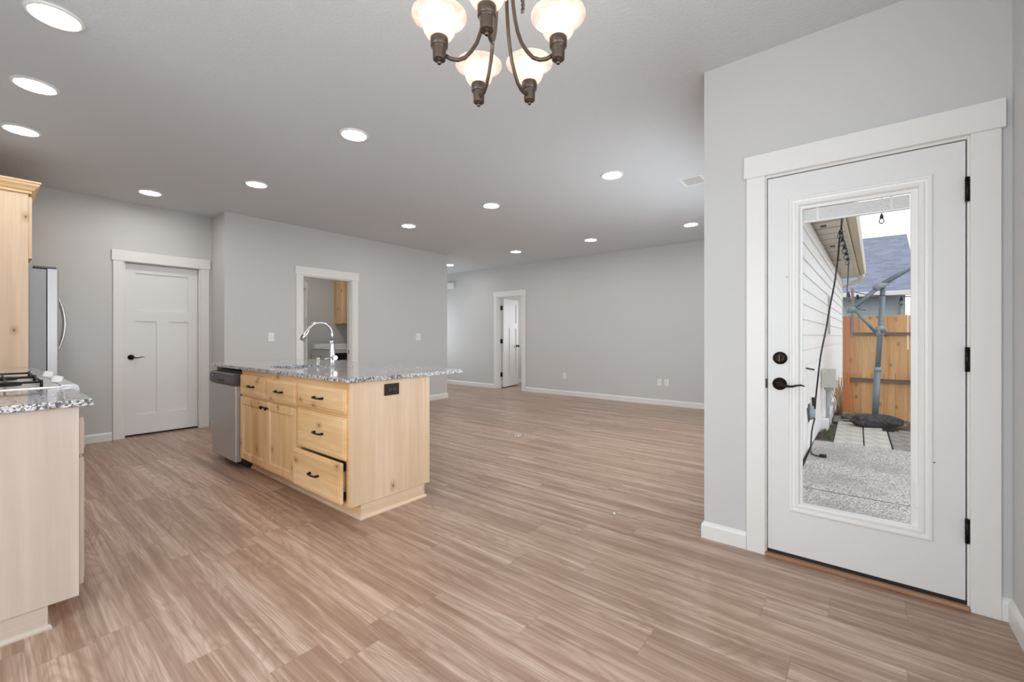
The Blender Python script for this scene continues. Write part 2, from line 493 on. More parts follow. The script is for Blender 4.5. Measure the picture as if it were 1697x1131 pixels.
struct(wall_y(MB(), PY_, PY_+.12, LX-.12, 1.925, [D4]).build('wall_pantry', 'wall'), 'grey wall holding the closed pantry door', 'wall')
struct(MB().box(LX-.12, LX, 2.54, PY_, 0, H).build('wall_left', 'wall'), 'kitchen left wall behind the range run', 'wall')
struct(MB().box(BX, LX-.12, 2.54, 2.66, 0, H).build('wall_nook_north', 'wall'), 'wall behind the dining nook', 'wall')
struct(wall_x(MB(), BX-.12, BX, RY, 2.66, [(0, 1.9, .7, 2.2)]).build('wall_nook', 'wall'), 'dining nook wall with a window', 'wall')
struct(wall_y(MB(), RY-.12, RY, BX-.12, WX, [(-1.05, 1.45, .7, 2.2)]).build('wall_right', 'wall'), 'light wall at the right of the patio door', 'wall')
struct(wall_y(MB(), 8.6, 8.72, 5.655, FX, [(6.0, 7.1, .6, 2.1)]).build('wall_hall_end', 'wall'), 'end wall of the entry hall', 'wall')
# laundry room back wall and rest
struct(MB().box(2.045, 5.535, 8.03, 8.15, 0, H).build('wall_laundry', 'wall'), 'grey back wall of the laundry room', 'wall')
# bedroom beyond the far door
mb = MB()
mb.box(FX+.12, 9.8, 6.75, 6.87, 0, H); mb.box(9.68, 9.8, 4.4, 6.75, 0, H); mb.box(FX+.12, 9.8, 4.3, 4.42, 0, H)
struct(mb.build('wall_bedroom', 'wall'), 'pale walls of the room beyond the far door', 'wall')
area('bedroom_area_light', (9.6, 5.5, 1.5), (PI/2, 0, PI/2), 1.2, 1.2, 16, (1, 1, 1))  # area light inside the room; no window is modelled in its walls
# pantry closet back so no daylight leaks
struct(MB().box(LX-.12, 1.925, 8.86, 8.98, 0, H).build('wall_closet', 'wall'), 'closet back wall behind the pantry door', 'wall')

# windows of the unseen sides
def window(n, plane, pos, a0, a1, z0, z1, label):
    c = (pos, (a0+a1)/2, z0) if plane == 'x' else ((a0+a1)/2, pos, z0)
    t = struct(thing('window_%d' % n, c), label, 'window')
    mb = frame_boxes(MB(), plane, pos-.03, pos+.03, a0, a1, z0, z1, .05)
    mid = (a0+a1)/2
    if plane == 'x': mb.box(pos-.03, pos+.03, mid-.03, mid+.03, z0+.05, z1-.05)
    else: mb.box(mid-.03, mid+.03, pos-.03, pos+.03, z0+.05, z1-.05)
    mb.build('window_frame', 'trim', t)
    if plane == 'x': g = MB().box(pos-.004, pos+.004, a0+.05, a1-.05, z0+.05, z1-.05)
    else: g = MB().box(a0+.05, a1-.05, pos-.004, pos+.004, z0+.05, z1-.05)
    g.build('pane', 'glass', t)
window(1, 'y', RY-.08, -1.05, 1.45, .7, 2.2, 'white framed dining window beside the camera')
window(2, 'x', BX-.08, 0, 1.9, .7, 2.2, 'white framed window behind the camera')
window(4, 'y', 8.68, 6.0, 7.1, .6, 2.1, 'added white framed window at the unseen hall end')  # added opening for the light that brightens the hall
area('hall_fill_light', (6.55, 8.57, 1.35), (-PI/2, 0, 0), 1.0, 1.4, 11, DAY)  # added fill light for the dim hall, its source is unseen
window(3, 'y', .62, 3.2, 5.6, .65, 2.15, 'white framed great room window')

# ------------------------------------------------------------------ baseboards
BBP = [(0, 0), (.014, 0), (.014, .074), (.009, .086), (.003, .092), (0, .095)]
def bb_x(mb, x, sgn, y0, y1, m0=0, m1=0):
    """board on a wall of constant x, sticking out in sgn direction; m: mitre growth at ends"""
    mb.prism(BBP, lambda d, z: (x+sgn*d, y0-m0*d, z), lambda d, z: (x+sgn*d, y1+m1*d, z)); return mb
def bb_y(mb, y, sgn, x0, x1, m0=0, m1=0):
    mb.prism(BBP, lambda d, z: (x0-m0*d, y+sgn*d, z), lambda d, z: (x1+m1*d, y+sgn*d, z)); return mb
mb = MB(); bb_x(mb, WX, -1, .482, GY, 0, 1); bb_x(mb, WX, -1, RY, -.468, -1, 0)
bb_y(mb, GY, 1, WX, FX, 1, -1)
struct(mb.build('baseboard_patio', 'trim'), 'white baseboard wrapping the wall beside the patio door', 'baseboard')
mb = MB(); bb_y(mb, RY, 1, BX, WX, 0, -1)
struct(mb.build('baseboard_right', 'trim'), 'white baseboard of the right wall', 'baseboard')
mb = MB(); bb_x(mb, FX, -1, GY, 5.557, -1, 0); bb_x(mb, FX, -1, 6.462, 8.6, 0, 0)
struct(mb.build('baseboard_far', 'trim'), 'white baseboard along the far wall', 'baseboard')
mb = MB(); bb_y(mb, MY, -1, 3.757, 5.655, 0, 1); bb_y(mb, MY, -1, 1.925, 2.797, 1, 0); bb_x(mb, 5.655, 1, MY, 8.6, 1, 0)
bb_x(mb, 1.925, -1, MY, 6.59, 1, 0)
struct(mb.build('baseboard_middle', 'trim'), 'white baseboard of the wall behind the island', 'baseboard')
mb = MB(); bb_y(mb, PY_, -1, .5, .957)
struct(mb.build('baseboard_pantry', 'trim'), 'white baseboard between fridge and pantry door', 'baseboard')
mb = MB(); bb_y(mb, 6.75, -1, FX+.12, 9.68)
struct(mb.build('baseboard_bedroom', 'trim'), 'white baseboard in the room beyond the far door', 'baseboard')

# ------------------------------------------------------------------ doors
def casing_x(t, xf, sgn, y0, y1, out=.09, zt=2.055, hd=.12, over=.012, th=.019):
    """casing on wall x=xf facing sgn; y0,y1 = opening edges"""
    a, b = sorted((xf, xf+sgn*th))
    MB().box(a, b, y0-out, y0, 0, zt, .002).build('casing', 'trim', t)
    MB().box(a, b, y1, y1+out, 0, zt, .002).build('casing', 'trim', t)
    a, b = sorted((xf, xf+sgn*(th+.006)))
    MB().box(a, b, y0-out-over, y1+out+over, zt, zt+hd, .002).build('header', 'trim', t)
def casing_y(t, yf, sgn, x0, x1, out=.09, zt=2.055, hd=.12, over=.012, th=.019):
    a, b = sorted((yf, yf+sgn*th))
    MB().box(x0-out, x0, a, b, 0, zt, .002).build('casing', 'trim', t)
    MB().box(x1, x1+out, a, b, 0, zt, .002).build('casing', 'trim', t)
    a, b = sorted((yf, yf+sgn*(th+.006)))
    MB().box(x0-out-over, x1+out+over, a, b, zt, zt+hd, .002).build('header', 'trim', t)

# --- patio door (door_1)
d1 = struct(thing('door_1', (WX, 0, 0)), 'white patio door with full glass lite, blinds inside the glass and dark hinges', 'door')
casing_x(d1, WX, -1, -.378, .390, out=.090)
mb = MB()   # jamb
mb.box(WX, WX+.13, .384, .398, 0, 2.055); mb.box(WX, WX+.13, -.385, -.371, 0, 2.055); mb.box(WX, WX+.13, -.371, .384, 2.043, 2.055)
mb.box(WX+.055, WX+.075, .366, .384, 0, 2.043); mb.box(WX+.055, WX+.075, -.371, -.353, 0, 2.043); mb.box(WX+.055, WX+.075, -.353, .366, 2.025, 2.043)
mb.build('jamb', 'trim', d1)
DX0, DX1 = WX+.006, WX+.050    # leaf
GYa, GYb, GZa, GZb = -.232, .252, .290, 1.885   # lite cut-out
leaf = MB()
leaf.box(DX0, DX1, -.366, GYa, .032, 2.038); leaf.box(DX0, DX1, GYb, .380, .032, 2.038)
leaf.box(DX0, DX1, GYa, GYb, .032, GZa); leaf.box(DX0, DX1, GYa, GYb, GZb, 2.038)
leaf = leaf.build('leaf', 'door_white', d1)
mb = MB()   # stepped plastic lite frame, mitred rings
def ring(mb, x0, x1, a0, a1, z0, z1, wd):
    frame_boxes(mb, 'x', x0, x1, a0, a1, z0, z1, wd, 0)
prof = [(0, 0), (0, .006), (.004, .010), (.012, .011), (.017, .006), (.026, .005), (.030, .013), (.040, .014), (.046, .009), (.050, -.012), (.050, -.02), (0, 0)]
def moulding(mb, xf, a0, a1, z0, z1, prof, sgn=-1):
    """mitred picture-frame moulding on plane x=xf"""
    P = prof[:-1]
    cs = [(a0, z0, 1, 1), (a1, z0, -1, 1), (a1, z1, -1, -1), (a0, z1, 1, -1)]
    rings = [[mb.bm.verts.new((xf+sgn*h, y+sy*d, z+sz*d)) for (d, h) in P] for (y, z, sy, sz) in cs]
    for k in range(4):
        A, B = rings[k], rings[(k+1) % 4]
        for i in range(len(P)-1): mb.bm.faces.new((A[i], A[i+1], B[i+1], B[i]))
    return mb
moulding(mb, DX0, -.264, .283, .262, 1.914, prof)
mb.build('lite_frame', 'plastic_white', leaf)
# inner white spacer that holds the enclosed blind: a broad strip at the hinge side and a head rail
mb = MB()
mb.box(DX0+.006, DX0+.026, -.232, -.192, .30, 1.88)     # right track
mb.box(DX0+.006, DX0+.026, .224, .236, .30, 1.88)
mb.box(DX0+.006, DX0+.026, -.192, .224, 1.850, 1.88)
mb.box(DX0+.006, DX0+.026, -.192, .224, .298, .306)
mb.build('lite_spacer', 'plastic_white', leaf)
MB().box(DX0+.016, DX0+.019, -.192, .224, .306, 1.850).build('glass', 'glass', leaf)
bl = MB()
for i in range(9):
    z = 1.846-i*.0062
    bl.box(DX0+.020, DX0+.034, -.190, .222, z-.0045, z, 0)
bl.box(DX0+.019, DX0+.035, -.190, .222, 1.780, 1.790)
bl = bl.build('blind', 'plastic_white', leaf)
mb = MB()
for y in (.160, -.125): mb.box(DX0+.0185, DX0+.020, y-.005, y+.005, 1.785, 1.849)
mb.build('ladder_tape', 'trim', leaf)
mb = MB(); mb.box(DX0-.002, DX0+.006, -.226, -.200, .40, .52, .003); mb.box(DX0+.002, DX0+.007, -.232, -.229, .36, 1.55, 0)
mb.build('blind_slider', 'plastic_white', leaf)
mb = MB()
for y, z in ((.290, 1.50), (-.268, .62)): mb.lathe([(.0025, 0), (.0025, .002)], (DX0-.011, y, z), 8, 'X')
mb.build('screw_cap', 'rubber', leaf)
MB().box(DX0-.002, DX1+.004, -.370, .383, .012, .036, .003).build('door_sweep', 'rubber', leaf)
mb = MB(); mb.box(WX-.024, WX+.05, -.378, .390, 0, .018, .004)
mb.build('threshold', 'threshold', d1)
mb = MB(); mb.box(WX+.05, WX+.16, -.371, .384, -.05, .012); mb.build('sill', 'steel_dark', d1)
for z in (1.822, 1.085, .342):
    hm = MB(); hm.cyl((WX-.006, -.370, z-.053), (WX-.006, -.370, z+.053), .0075)
    for k in range(4): hm.lathe([(.0082, 0), (.0082, .003)], (WX-.006, -.370, z-.040+k*.026), 12)
    hm.box(WX-.003, WX+.01, -.378, -.364, z-.05, z+.05)
    hm.build('hinge', 'bronze', d1)
# deadbolt and lever
db = MB(); db.lathe([(.0, .0), (.0335, 0), (.0335, -.006), (.029, -.013), (.020, -.016), (0, -.016)][1:], (DX0, .323, 1.069), 28, 'X')
db = db.build('deadbolt', 'bronze', d1)
MB().box(DX0-.036, DX0-.014, .3195, .3265, 1.052, 1.086, .002).build('thumb_turn', 'bronze_soft', db)
def lever(parent, m='bronze', face='x', c=(0, 0, 0), sgn=-1, d=1, rose=.0335, ln=.115):
    """rose + wavy lever. face 'x': sticks out along sgn*x, lever runs along d*y ; face 'y': the other way round"""
    def W(o, a, z): # out, along, up
        return (c[0]+sgn*o, c[1]+d*a, c[2]+z) if face == 'x' else (c[0]+d*a, c[1]+sgn*o, c[2]+z)
    mb = MB()
    ax = 'X' if face == 'x' else 'Y'
    mb.lathe([(rose, 0), (rose, sgn*.006), (rose*.82, sgn*.013), (rose*.45, sgn*.017), (.012, sgn*.02)], c, 28, ax)
    r = mb.build('rose', m, parent)
    mb = MB(); mb.tube([W(.015, 0, 0), W(.048, 0, 0)], .0095, 12)
    mb.tube([W(.046, -.006, 0), W(.050, .012, -.001), W(.051, .035, -.006), W(.050, .058, -.007), W(.048, .080, 0), W(.046, .098, .003), W(.043, ln, -.002)], .006, 10,
            radii=[.008, .0085, .007, .006, .005, .0045, .003])
    mb.build('lever', m, parent)
lh = MB().box(DX0-.0015, DX0, .318, .332, .924, .938).build('door_handle', 'bronze', d1)
lever(lh, 'bronze', 'x', (DX0, .325, .931), -1, -1)
MB().box(WX-.003, WX+.004, .381, .388, .905, .955).build('latch_plate', 'bronze', d1)

# --- shaker door leaf (three panels) in local coords, x = width, y = thickness (0..-t is the front), z up
def shaker(parent, w_, h_, th=.035, stile=.088, toprail=.105, botrail=.232, midz=1.468, midh=.124, mid_w=.12, mull=True, mtl='door_white', org=(0, 0, 0), front=-1, two=True):
    ox, oy, oz = org
    mb = MB()
    def B(x0, x1, z0, z1, y0=0, y1=th): mb.box(ox+x0, ox+x1, oy+y0, oy+y1, oz+z0, oz+z1)
    B(0, stile, 0, h_); B(w_-stile, w_, 0, h_)
    B(stile, w_-stile, 0, botrail); B(stile, w_-stile, h_-toprail, h_)
    B(stile, w_-stile, midz-midh, midz)
    cx = w_/2
    if mull: B(cx-mid_w/2, cx+mid_w/2, botrail, midz-midh)
    B(stile, w_-stile, botrail, h_-toprail, .0135, th-.0135)
    return mb.build('leaf', mtl, parent)

# pantry door (door_2)
d2 = struct(thing('door_2', (1.43, PY_, 0)), 'closed white three-panel pantry door with a dark lever', 'door')
casing_y(d2, PY_, -1, 1.055, 1.805, out=.090)
mb = MB(); mb.box(1.055, 1.07, PY_, PY_+.12, 0, 2.065); mb.box(1.79, 1.805, PY_, PY_+.12, 0, 2.065); mb.box(1.07, 1.79, PY_, PY_+.12, 2.05, 2.065)
mb.build('jamb', 'trim', d2)
lf = shaker(d2, .712, 2.020, org=(1.074, PY_+.055, .022), stile=.100)
MB().box(1.07, 1.79, PY_+.06, PY_+.10, .0, .018).build('shadow_gap', 'rubber', d2)
lh = MB().lathe([(.004, 0), (.004, -.002)], (1.132, PY_+.055, .937), 8, 'Y').build('door_handle', 'bronze', d2)
lever(lh, 'bronze', 'y', (1.132, PY_+.055, .937), -1, 1, rose=.031)

# laundry opening (door_3): casing, jamb, open leaf
d3 = struct(thing('door_3', (3.28, MY, 0)), 'white cased laundry opening with its door swung inward', 'door')
casing_y(d3, MY, -1, 2.89, 3.665, out=.090)
casing_y(d3, MY+.12, 1, 2.89, 3.665, out=.090)
mb = MB(); mb.box(2.89, 2.905, MY-.004, MY+.124, 0, 2.055); mb.box(3.65, 3.665, MY-.004, MY+.124, 0, 2.055); mb.box(2.905, 3.65, MY-.004, MY+.124, 2.04, 2.055)
mb.box(2.905, 2.915, MY+.03, MY+.05, 0, 2.04); mb.box(3.64, 3.65, MY+.03, MY+.05, 0, 2.04)
mb.build('jamb', 'trim', d3)
MB().box(3.6485, 3.651, MY+.055, MY+.085, .91, .97).build('strike_plate', 'bronze', d3)
lr = bpy.data.objects.new('open_leaf', None); COL.objects.link(lr); lr.parent = d3
lr.location = Vector((2.912, MY+.10, 0))-d3.location; lr.rotation_euler = (0, 0, math.radians(57)); lr['_local'] = 1
shaker(lr, .735, 2.02, org=(0, 0, .012))
mb = MB(); mb.box(.733, .737, .008, .028, 1.90, 1.95); mb.build('latch', 'bronze', lr)

# far door (door_4), open inwards
d4 = struct(thing('door_4', (FX, 6.01, 0)), 'white far door standing half open with three black hinges', 'door')
casing_x(d4, FX, -1, 5.655, 6.365, out=.090, zt=2.068)
casing_x(d4, FX+.12, 1, 5.655, 6.365, out=.090, zt=2.068)
mb = MB(); mb.box(FX-.004, FX+.124, 5.655, 5.67, 0, 2.07); mb.box(FX-.004, FX+.124, 6.35, 6.365, 0, 2.07); mb.box(FX-.004, FX+.124, 5.67, 6.35, 2.053, 2.07)
mb.build('jamb', 'trim', d4)
lr = bpy.data.objects.new('open_leaf', None); COL.objects.link(lr); lr.parent = d4
lr.location = Vector((FX+.128, 6.330, 0))-d4.location; lr.rotation_euler = (0, 0, math.radians(8)); lr['_local'] = 1
shaker(lr, .66, 2.02, org=(0.012, -.035, .022))
mb = MB(); mb.lathe([(.028, 0), (.028, -.006), (.012, -.012), (.012, -.035), (.026, -.045), (.028, -.06), (.018, -.072)], (.60, -.035, .95), 20, 'Y')
mb.build('door_knob', 'bronze', lr)
MB().box(.012, .66, -.034, -.001, .004, .02).build('shadow_gap', 'rubber', lr)
for z in (1.83, 1.07, .31):
    hm = MB(); hm.box(FX+.088, FX+.126, 6.332, 6.350, z-.05, z+.05); hm.cyl((FX+.130, 6.328, z-.052), (FX+.130, 6.328, z+.052), .009)
    hm.build('hinge', 'iron', d4)

# ================================================================== ceiling lights
LIGHTS = [
 (.235, 3.037, 'recessed ceiling light nearest the camera, largest at top left'),
 (.223, 3.971, 'second recessed light from the camera above the range run'),
 (.205, 4.911, 'recessed light at the left edge above the wooden upper cabinet'),
 (1.17, 5.963, 'recessed light in front of the pantry door'),
 (1.786, 4.787, 'recessed light over the far end of the island by the dishwasher'),
 (1.82, 3.026, 'recessed light over the near end of the island'),
 (3.797, 4.92, 'recessed light in front of the laundry opening'),
 (6.439, 6.923, 'smallest recessed light in the hall past the wall corner'),
 (3.827, 3.395, 'middle recessed light of the row beyond the island'),
 (6.195, 4.889, 'recessed light before the half open far door'),
 (6.196, 3.353, 'middle recessed light of the row along the far wall'),
 (3.834, 1.847, 'recessed light nearest the square ceiling vent'),
 (6.217, 1.806, 'recessed light at far right beside the patio wall edge')]
lt0 = None
for i, (x, y, lb) in enumerate(LIGHTS):
    if lt0 is None:
        lt0 = thing('recessed_light', (x, y, H-.012), group='recessed ceiling lights')
        MB().lathe([(.088, .011), (.106, .0118), (.107, .008), (.100, .002), (.090, .000), (.088, .004)], (x, y, H-.012), 40, cap=False).build('trim_ring', 'plastic_white', lt0)
        MB().lathe([(.0895, .005), (.0895, .009)], (x, y, H-.012), 40).build('lens', 'led', lt0)
        t = lt0
    else:
        t = copy_tree(lt0); t.location = (x, y, H-.012)
    tag(t, lb, 'ceiling light')
# ceiling vent
vt = thing('ceiling_vent', (4.477, 1.277, H-.012), 'white louvred air register in the ceiling near the patio wall', 'vent')
mb = MB(); x0, x1, y0, y1 = 4.36, 4.60, 1.17, 1.385
mb.box(x0, x1, y0, y0+.02, H-.006, H); mb.box(x0, x1, y1-.02, y1, H-.006, H); mb.box(x0, x0+.02, y0+.02, y1-.02, H-.006, H); mb.box(x1-.02, x1, y0+.02, y1-.02, H-.006, H)
mb.build('frame', 'plastic_white', vt)
MB().box(x0+.02, x1-.02, y0+.02, y1-.02, H-.002, H-.0005).build('duct', 'steel_dark', vt)
mb = MB()
for i in range(10):
    xx = x0+.028+i*.0205
    mb.box(xx, xx+.008, y0+.02, y1-.02, H-.008, H-.004)
mb.build('louvre', 'plastic_white', vt)

# ================================================================== chandelier
cc = Vector((1.065, .909, 2.03))
ch = thing('chandelier', (cc.x, cc.y, H), 'bronze chandelier with five lit upturned alabaster glass shades', 'chandelier')
mb = MB(); mb.lathe([(.065, H-.001), (.065, H-.012), (.045, H-.03), (.012, H-.04)], (cc.x, cc.y, 0), 28)
mb.build('canopy', 'bronze_soft', ch)
mb = MB()
nlk = 9
for k in range(nlk):
    z = H-.045-k*.022
    pts = []
    for j in range(13):
        a = 2*PI*j/12
        u, v = .007*math.cos(a), .015*math.sin(a)
        pts.append((cc.x+(u if k % 2 else 0), cc.y+(0 if k % 2 else u), z+v))
    mb.tube(pts, .0016, 6)
mb.build('chain', 'bronze_soft', ch)
mb = MB(); mb.lathe([(.006, 2.52), (.016, 2.515), (.020, 2.50), (.012, 2.485), (.012, 2.46), (.030, 2.445), (.036, 2.42), (.030, 2.40), (.046, 2.39), (.046, 2.375), (.020, 2.36), (.012, 2.345), (.004, 2.335)], (cc.x, cc.y, 0), 24)
mb.build('hub', 'bronze_soft', ch)
# slack loop of twisted cord and chain hanging by the column
mb = MB()
R_ = Vector((.6266, -.7793, 0)); F_ = Vector((.7793, .6266, 0))
for ph in (0, PI):
    pts = []
    for j in range(50):
        s_ = j/49; z = 2.44-s_*.208
        amp = .0035
        base = cc+R_*(.062+.006*math.sin(s_*9)+.01*s_)+F_*(-.01)
        pts.append((base.x+amp*math.cos(s_*46+ph)*R_.x, base.y+amp*math.cos(s_*46+ph)*R_.y+amp*math.sin(s_*46+ph)*.6, z))
    mb.tube(pts, .0032, 6)
mb.build('twisted_cord', 'bronze_soft', ch)
for k in range(5):
    a = math.radians((210.1, 148.5, 63.2, 6.6, 288.8)[k]); dr = Vector((math.cos(a), math.sin(a), 0))
    hc = cc+dr*.196
    arm = MB()
    pts = []
    for (r, z) in [(.180, 2.062), (.160, 2.055), (.138, 2.056), (.115, 2.068), (.094, 2.094), (.076, 2.124), (.063, 2.162), (.054, 2.205), (.048, 2.25), (.044, 2.30), (.042, 2.35), (.041, 2.385)]:
        pts.append((cc.x+dr.x*r, cc.y+dr.y*r, z))
    arm.tube(pts, .0062, 12)
    arm = arm.build('arm', 'bronze_soft', ch)
    soc = MB()
    soc.lathe([(.003, 2.030), (.006, 2.031), (.006, 2.040), (.0045, 2.042), (.0045, 2.046), (.0175, 2.0438), (.0193, 2.0445), (.0196, 2.0455), (.0208, 2.0775), (.0212, 2.079), (.0212, 2.0815), (.0255, 2.0828), (.0264, 2.084), (.0274, 2.100), (.0272, 2.111), (.0262, 2.1125), (.001, 2.110)], (hc.x, hc.y, 0), 28, cap=False)
    soc = soc.build('socket_cup', 'bronze_soft', arm)
    sh = MB()
    sh.lathe([(.0235, 2.108), (.032, 2.112), (.040, 2.119), (.0465, 2.129), (.0495, 2.140), (.0505, 2.150), (.053, 2.158), (.062, 2.166), (.076, 2.173), (.0845, 2.178), (.0845, 2.181), (.075, 2.177), (.060, 2.170), (.050, 2.161), (.0475, 2.150), (.0465, 2.140), (.0435, 2.130), (.037, 2.121), (.029, 2.115), (.0215, 2.111)], (hc.x, hc.y, 0), 40, cap=False)
    sh.build('glass_shade', 'shade', arm)
    bu = MB()
    bu.lathe([(.010, 2.114), (.012, 2.124), (.020, 2.140), (.023, 2.152), (.020, 2.166), (.011, 2.175), (.002, 2.178)], (hc.x, hc.y, 0), 20)
    bu.build('bulb', 'lamp', arm)
    pl_ = bpy.data.lights.new('bulb_glow', 'POINT'); pl_.energy = 1.3; pl_.color = (1, .90, .80); pl_.shadow_soft_size = .025
    po = bpy.data.objects.new('bulb_glow', pl_); COL.objects.link(po); po.location = (hc.x, hc.y, 2.180)

# ================================================================== kitchen island
IX, IXB = 1.470, 2.085    # cabinet front frame face / back
IY0, IY1 = 2.490, 4.255   # cabinet near end / dishwasher side
def pull(c, axis='y', out=(-1, 0, 0), ln=.095):
    """iron bar pull with two posts and a slight bow"""
    mb = MB(); o = Vector(out); a = Vector((0, 1, 0)) if axis == 'y' else Vector((0, 0, 1)); c = Vector(c)
    pts = [c-a*ln/2, c-a*ln/2+o*.020, c-a*ln*.40+o*.027, c+o*.031, c+a*ln*.40+o*.027, c+a*ln/2+o*.020, c+a*ln/2]
    mb.tube(pts, .006, 10, radii=[.0085, .008, .0055, .005, .0055, .008, .0085])
    return mb
def drawer_front(parent, x, y0, y1, z0, z1, m='alder_Y', th=.019, pullz=None, pull_ln=.095, open_=0.0, horizontal=True, name='drawer'):
    mb = MB(); x0 = x-th-open_
    # slab with a stepped ogee edge
    mb.box(x0, x-open_, y0, y1, z0, z1, .003)
    mb.box(x0-.005, x0+.002, y0+.016, y1-.016, z0+.016, z1-.016, .003)
    d = mb.build(name, m, parent)
    pull((x0-.005, (y0+y1)/2, (z0+z1)/2 if pullz is None else pullz), ln=pull_ln).build('handle', 'bronze', d)
    return d
def knob(mb, c, out=(-1, 0, 0)):
    s = out[0]
    mb.lathe([(.006, 0), (.006, s*.012), (.015, s*.018), (.016, s*.024), (.009, s*.030)], c, 18, 'X'); return mb
def shaker_front(parent, x, y0, y1, z0, z1, knob_y, m='alder_Z', th=.019, fw=.057, knob_z=None):
    mb = MB(); a, b = x-th, x
    mb.box(a, b, y0, y0+fw, z0, z1, .002); mb.box(a, b, y1-fw, y1, z0, z1, .002)
    mb.box(a, b, y0+fw, y1-fw, z0, z0+fw, .002); mb.box(a, b, y0+fw, y1-fw, z1-fw, z1, .002)
    mb.box(a+.009, b-.003, y0+fw-.004, y1-fw+.004, z0+fw-.004, z1-fw+.004)
    for (p, q, r, s) in ((y0+fw, y0+fw+.006, z0+fw, z1-fw), (y1-fw-.006, y1-fw, z0+fw, z1-fw), (y0+fw, y1-fw, z0+fw, z0+fw+.006), (y0+fw, y1-fw, z1-fw-.006, z1-fw)):
        mb.box(a+.005, a+.011, p, q, r, s)
    d = mb.build('cabinet_door', m, parent)
    knob(MB(), (a, knob_y, z1-.045 if knob_z is None else knob_z)).build('knob', 'bronze', d)
    return d
isl = thing('kitchen_island', (1.78, 3.6, 0), 'kitchen island base cabinet of knotty alder with doors and drawers', 'kitchen island')
mb = MB()
T = .018
mb.box(IX+.019, IXB-T, IY0+.02, IY1-T, .100, .118); mb.box(IX+.019, IXB-T, IY1-T, IY1, .100, .892)
mb.box(IXB-T, IXB, IY0+.02, IY1, .100, .892); mb.box(IX+.02, IXB-T-.001, 3.165, 3.183, .119, .639)
# face frame
mb.box(IX, IX+.019, IY0+.02, IY1, .100, .128); mb.box(IX, IX+.019, IY0+.02, IY1, .842, .892)
for (a, b) in ((IY0+.02, IY0+.045), (3.150, 3.200), (IY1-.04, IY1)): mb.box(IX, IX+.019, a, b, .128, .842)
mb.box(IX, IX+.019, 3.200, IY1-.04, .655, .690); mb.box(IX, IX+.019, IY0+.045, 3.150, .660, .696); mb.box(IX, IX+.019, IY0+.045, 3.150, .385, .405)
mb.box(IX, IX+.019, 3.690, 3.715, .128, .655)
mb.box(IX+.019, IXB-T, IY0+.02, IY1-T, .640, .655)
mb.build('carcass', 'alder_Y', isl)
mb = MB(); mb.box(IX+.006, 2.078, IY0, IY0+.02, .098, .892, .001)
mb.box(2.078, 2.112, IY0-.004, IY0+.03, .098, .892, .002)     # end stile at the back corner
ep = mb.build('end_panel', 'alder_end', isl)
mb = MB(); mb.box(1.552, 2.072, IY0+.008, IY0+.024, .018, .098); mb.build('end_plinth', 'alder_end_low', isl)
mb = MB()
Q = [(0, 0), (.012, 0), (.012, .008), (.007, .017), (0, .020)]
mb.prism(Q, lambda d, z: (1.552-d, IY0+.008-d, z), lambda d, z: (2.072+d, IY0+.008-d, z))
mb.prism(Q, lambda d, z: (1.552-d, IY0+.008-d, z), lambda d, z: (1.552-d, 4.252, z))
mb.build('shoe_moulding', 'alder_end_low', isl)
MB().box(1.552, 1.568, IY0+.024, 4.252, 0, .100).build('toe_kick', 'alder_Y', isl)
drawer_front(isl, IX, 3.715, 4.240, .675, .846)
drawer_front(isl, IX, 3.186, 3.698, .675, .846, pull_ln=.100)
drawer_front(isl, IX, 2.515, 3.163, .690, .848, pull_ln=.105)
drawer_front(isl, IX, 2.515, 3.163, .398, .666, pull_ln=.105)
dd = drawer_front(isl, IX, 2.515, 3.163, .128, .387, pull_ln=.105, open_=.030)
tag(dd, 'bottom drawer standing slightly open')
mb = MB()
for z in (.345, .165): mb.box(IX-.031, IX+.3, 2.548, 2.560, z-.022, z+.022)
mb.build('drawer_slide', 'iron', dd)
mb = MB(); mb.box(IX-.029, IX+.48, 2.570, 2.582, .15, .34); mb.box(IX-.029, IX+.48, 3.10, 3.112, .15, .34); mb.box(IX-.029, IX+.48, 2.582, 3.10, .15, .162)
mb.build('drawer_box', 'alder_X', dd)
shaker_front(isl, IX, 3.716, 4.240, .118, .655, 3.752)
shaker_front(isl, IX, 3.186, 3.698, .118, .655, 3.662)
# outlet on the island end
ot = thing('outlet', (1.778, IY0-.001, .78), 'dark bronze duplex outlet plate on the island end panel', 'outlet')
mb = MB(); mb.box(1.718, 1.838, IY0-.006, IY0-.0005, .783, .862, .002); pl = mb.build('cover_plate', 'plate_dark', ot)
mb = MB()
for xx in (1.760, 1.796): mb.lathe([(.0165, 0), (.0165, -.003), (.015, -.004)], (xx, IY0-.006, .822), 20, 'Y')
fc = mb.build('receptacle', 'black', ot)
mb = MB()
for xx in (1.760, 1.796):
    mb.box(xx-.010, xx-.001, IY0-.0115, IY0-.0095, .829, .832); mb.box(xx-.010, xx-.001, IY0-.0115, IY0-.0095, .812, .815)
    mb.lathe([(.0025, 0), (.0025, -.0015)], (xx+.008, IY0-.010, .822), 10, 'Y')
mb.lathe([(.003, 0), (.003, -.0012)], (1.778, IY0-.006, .822), 10, 'Y')
mb.build('contact_slots', 'chrome', fc)

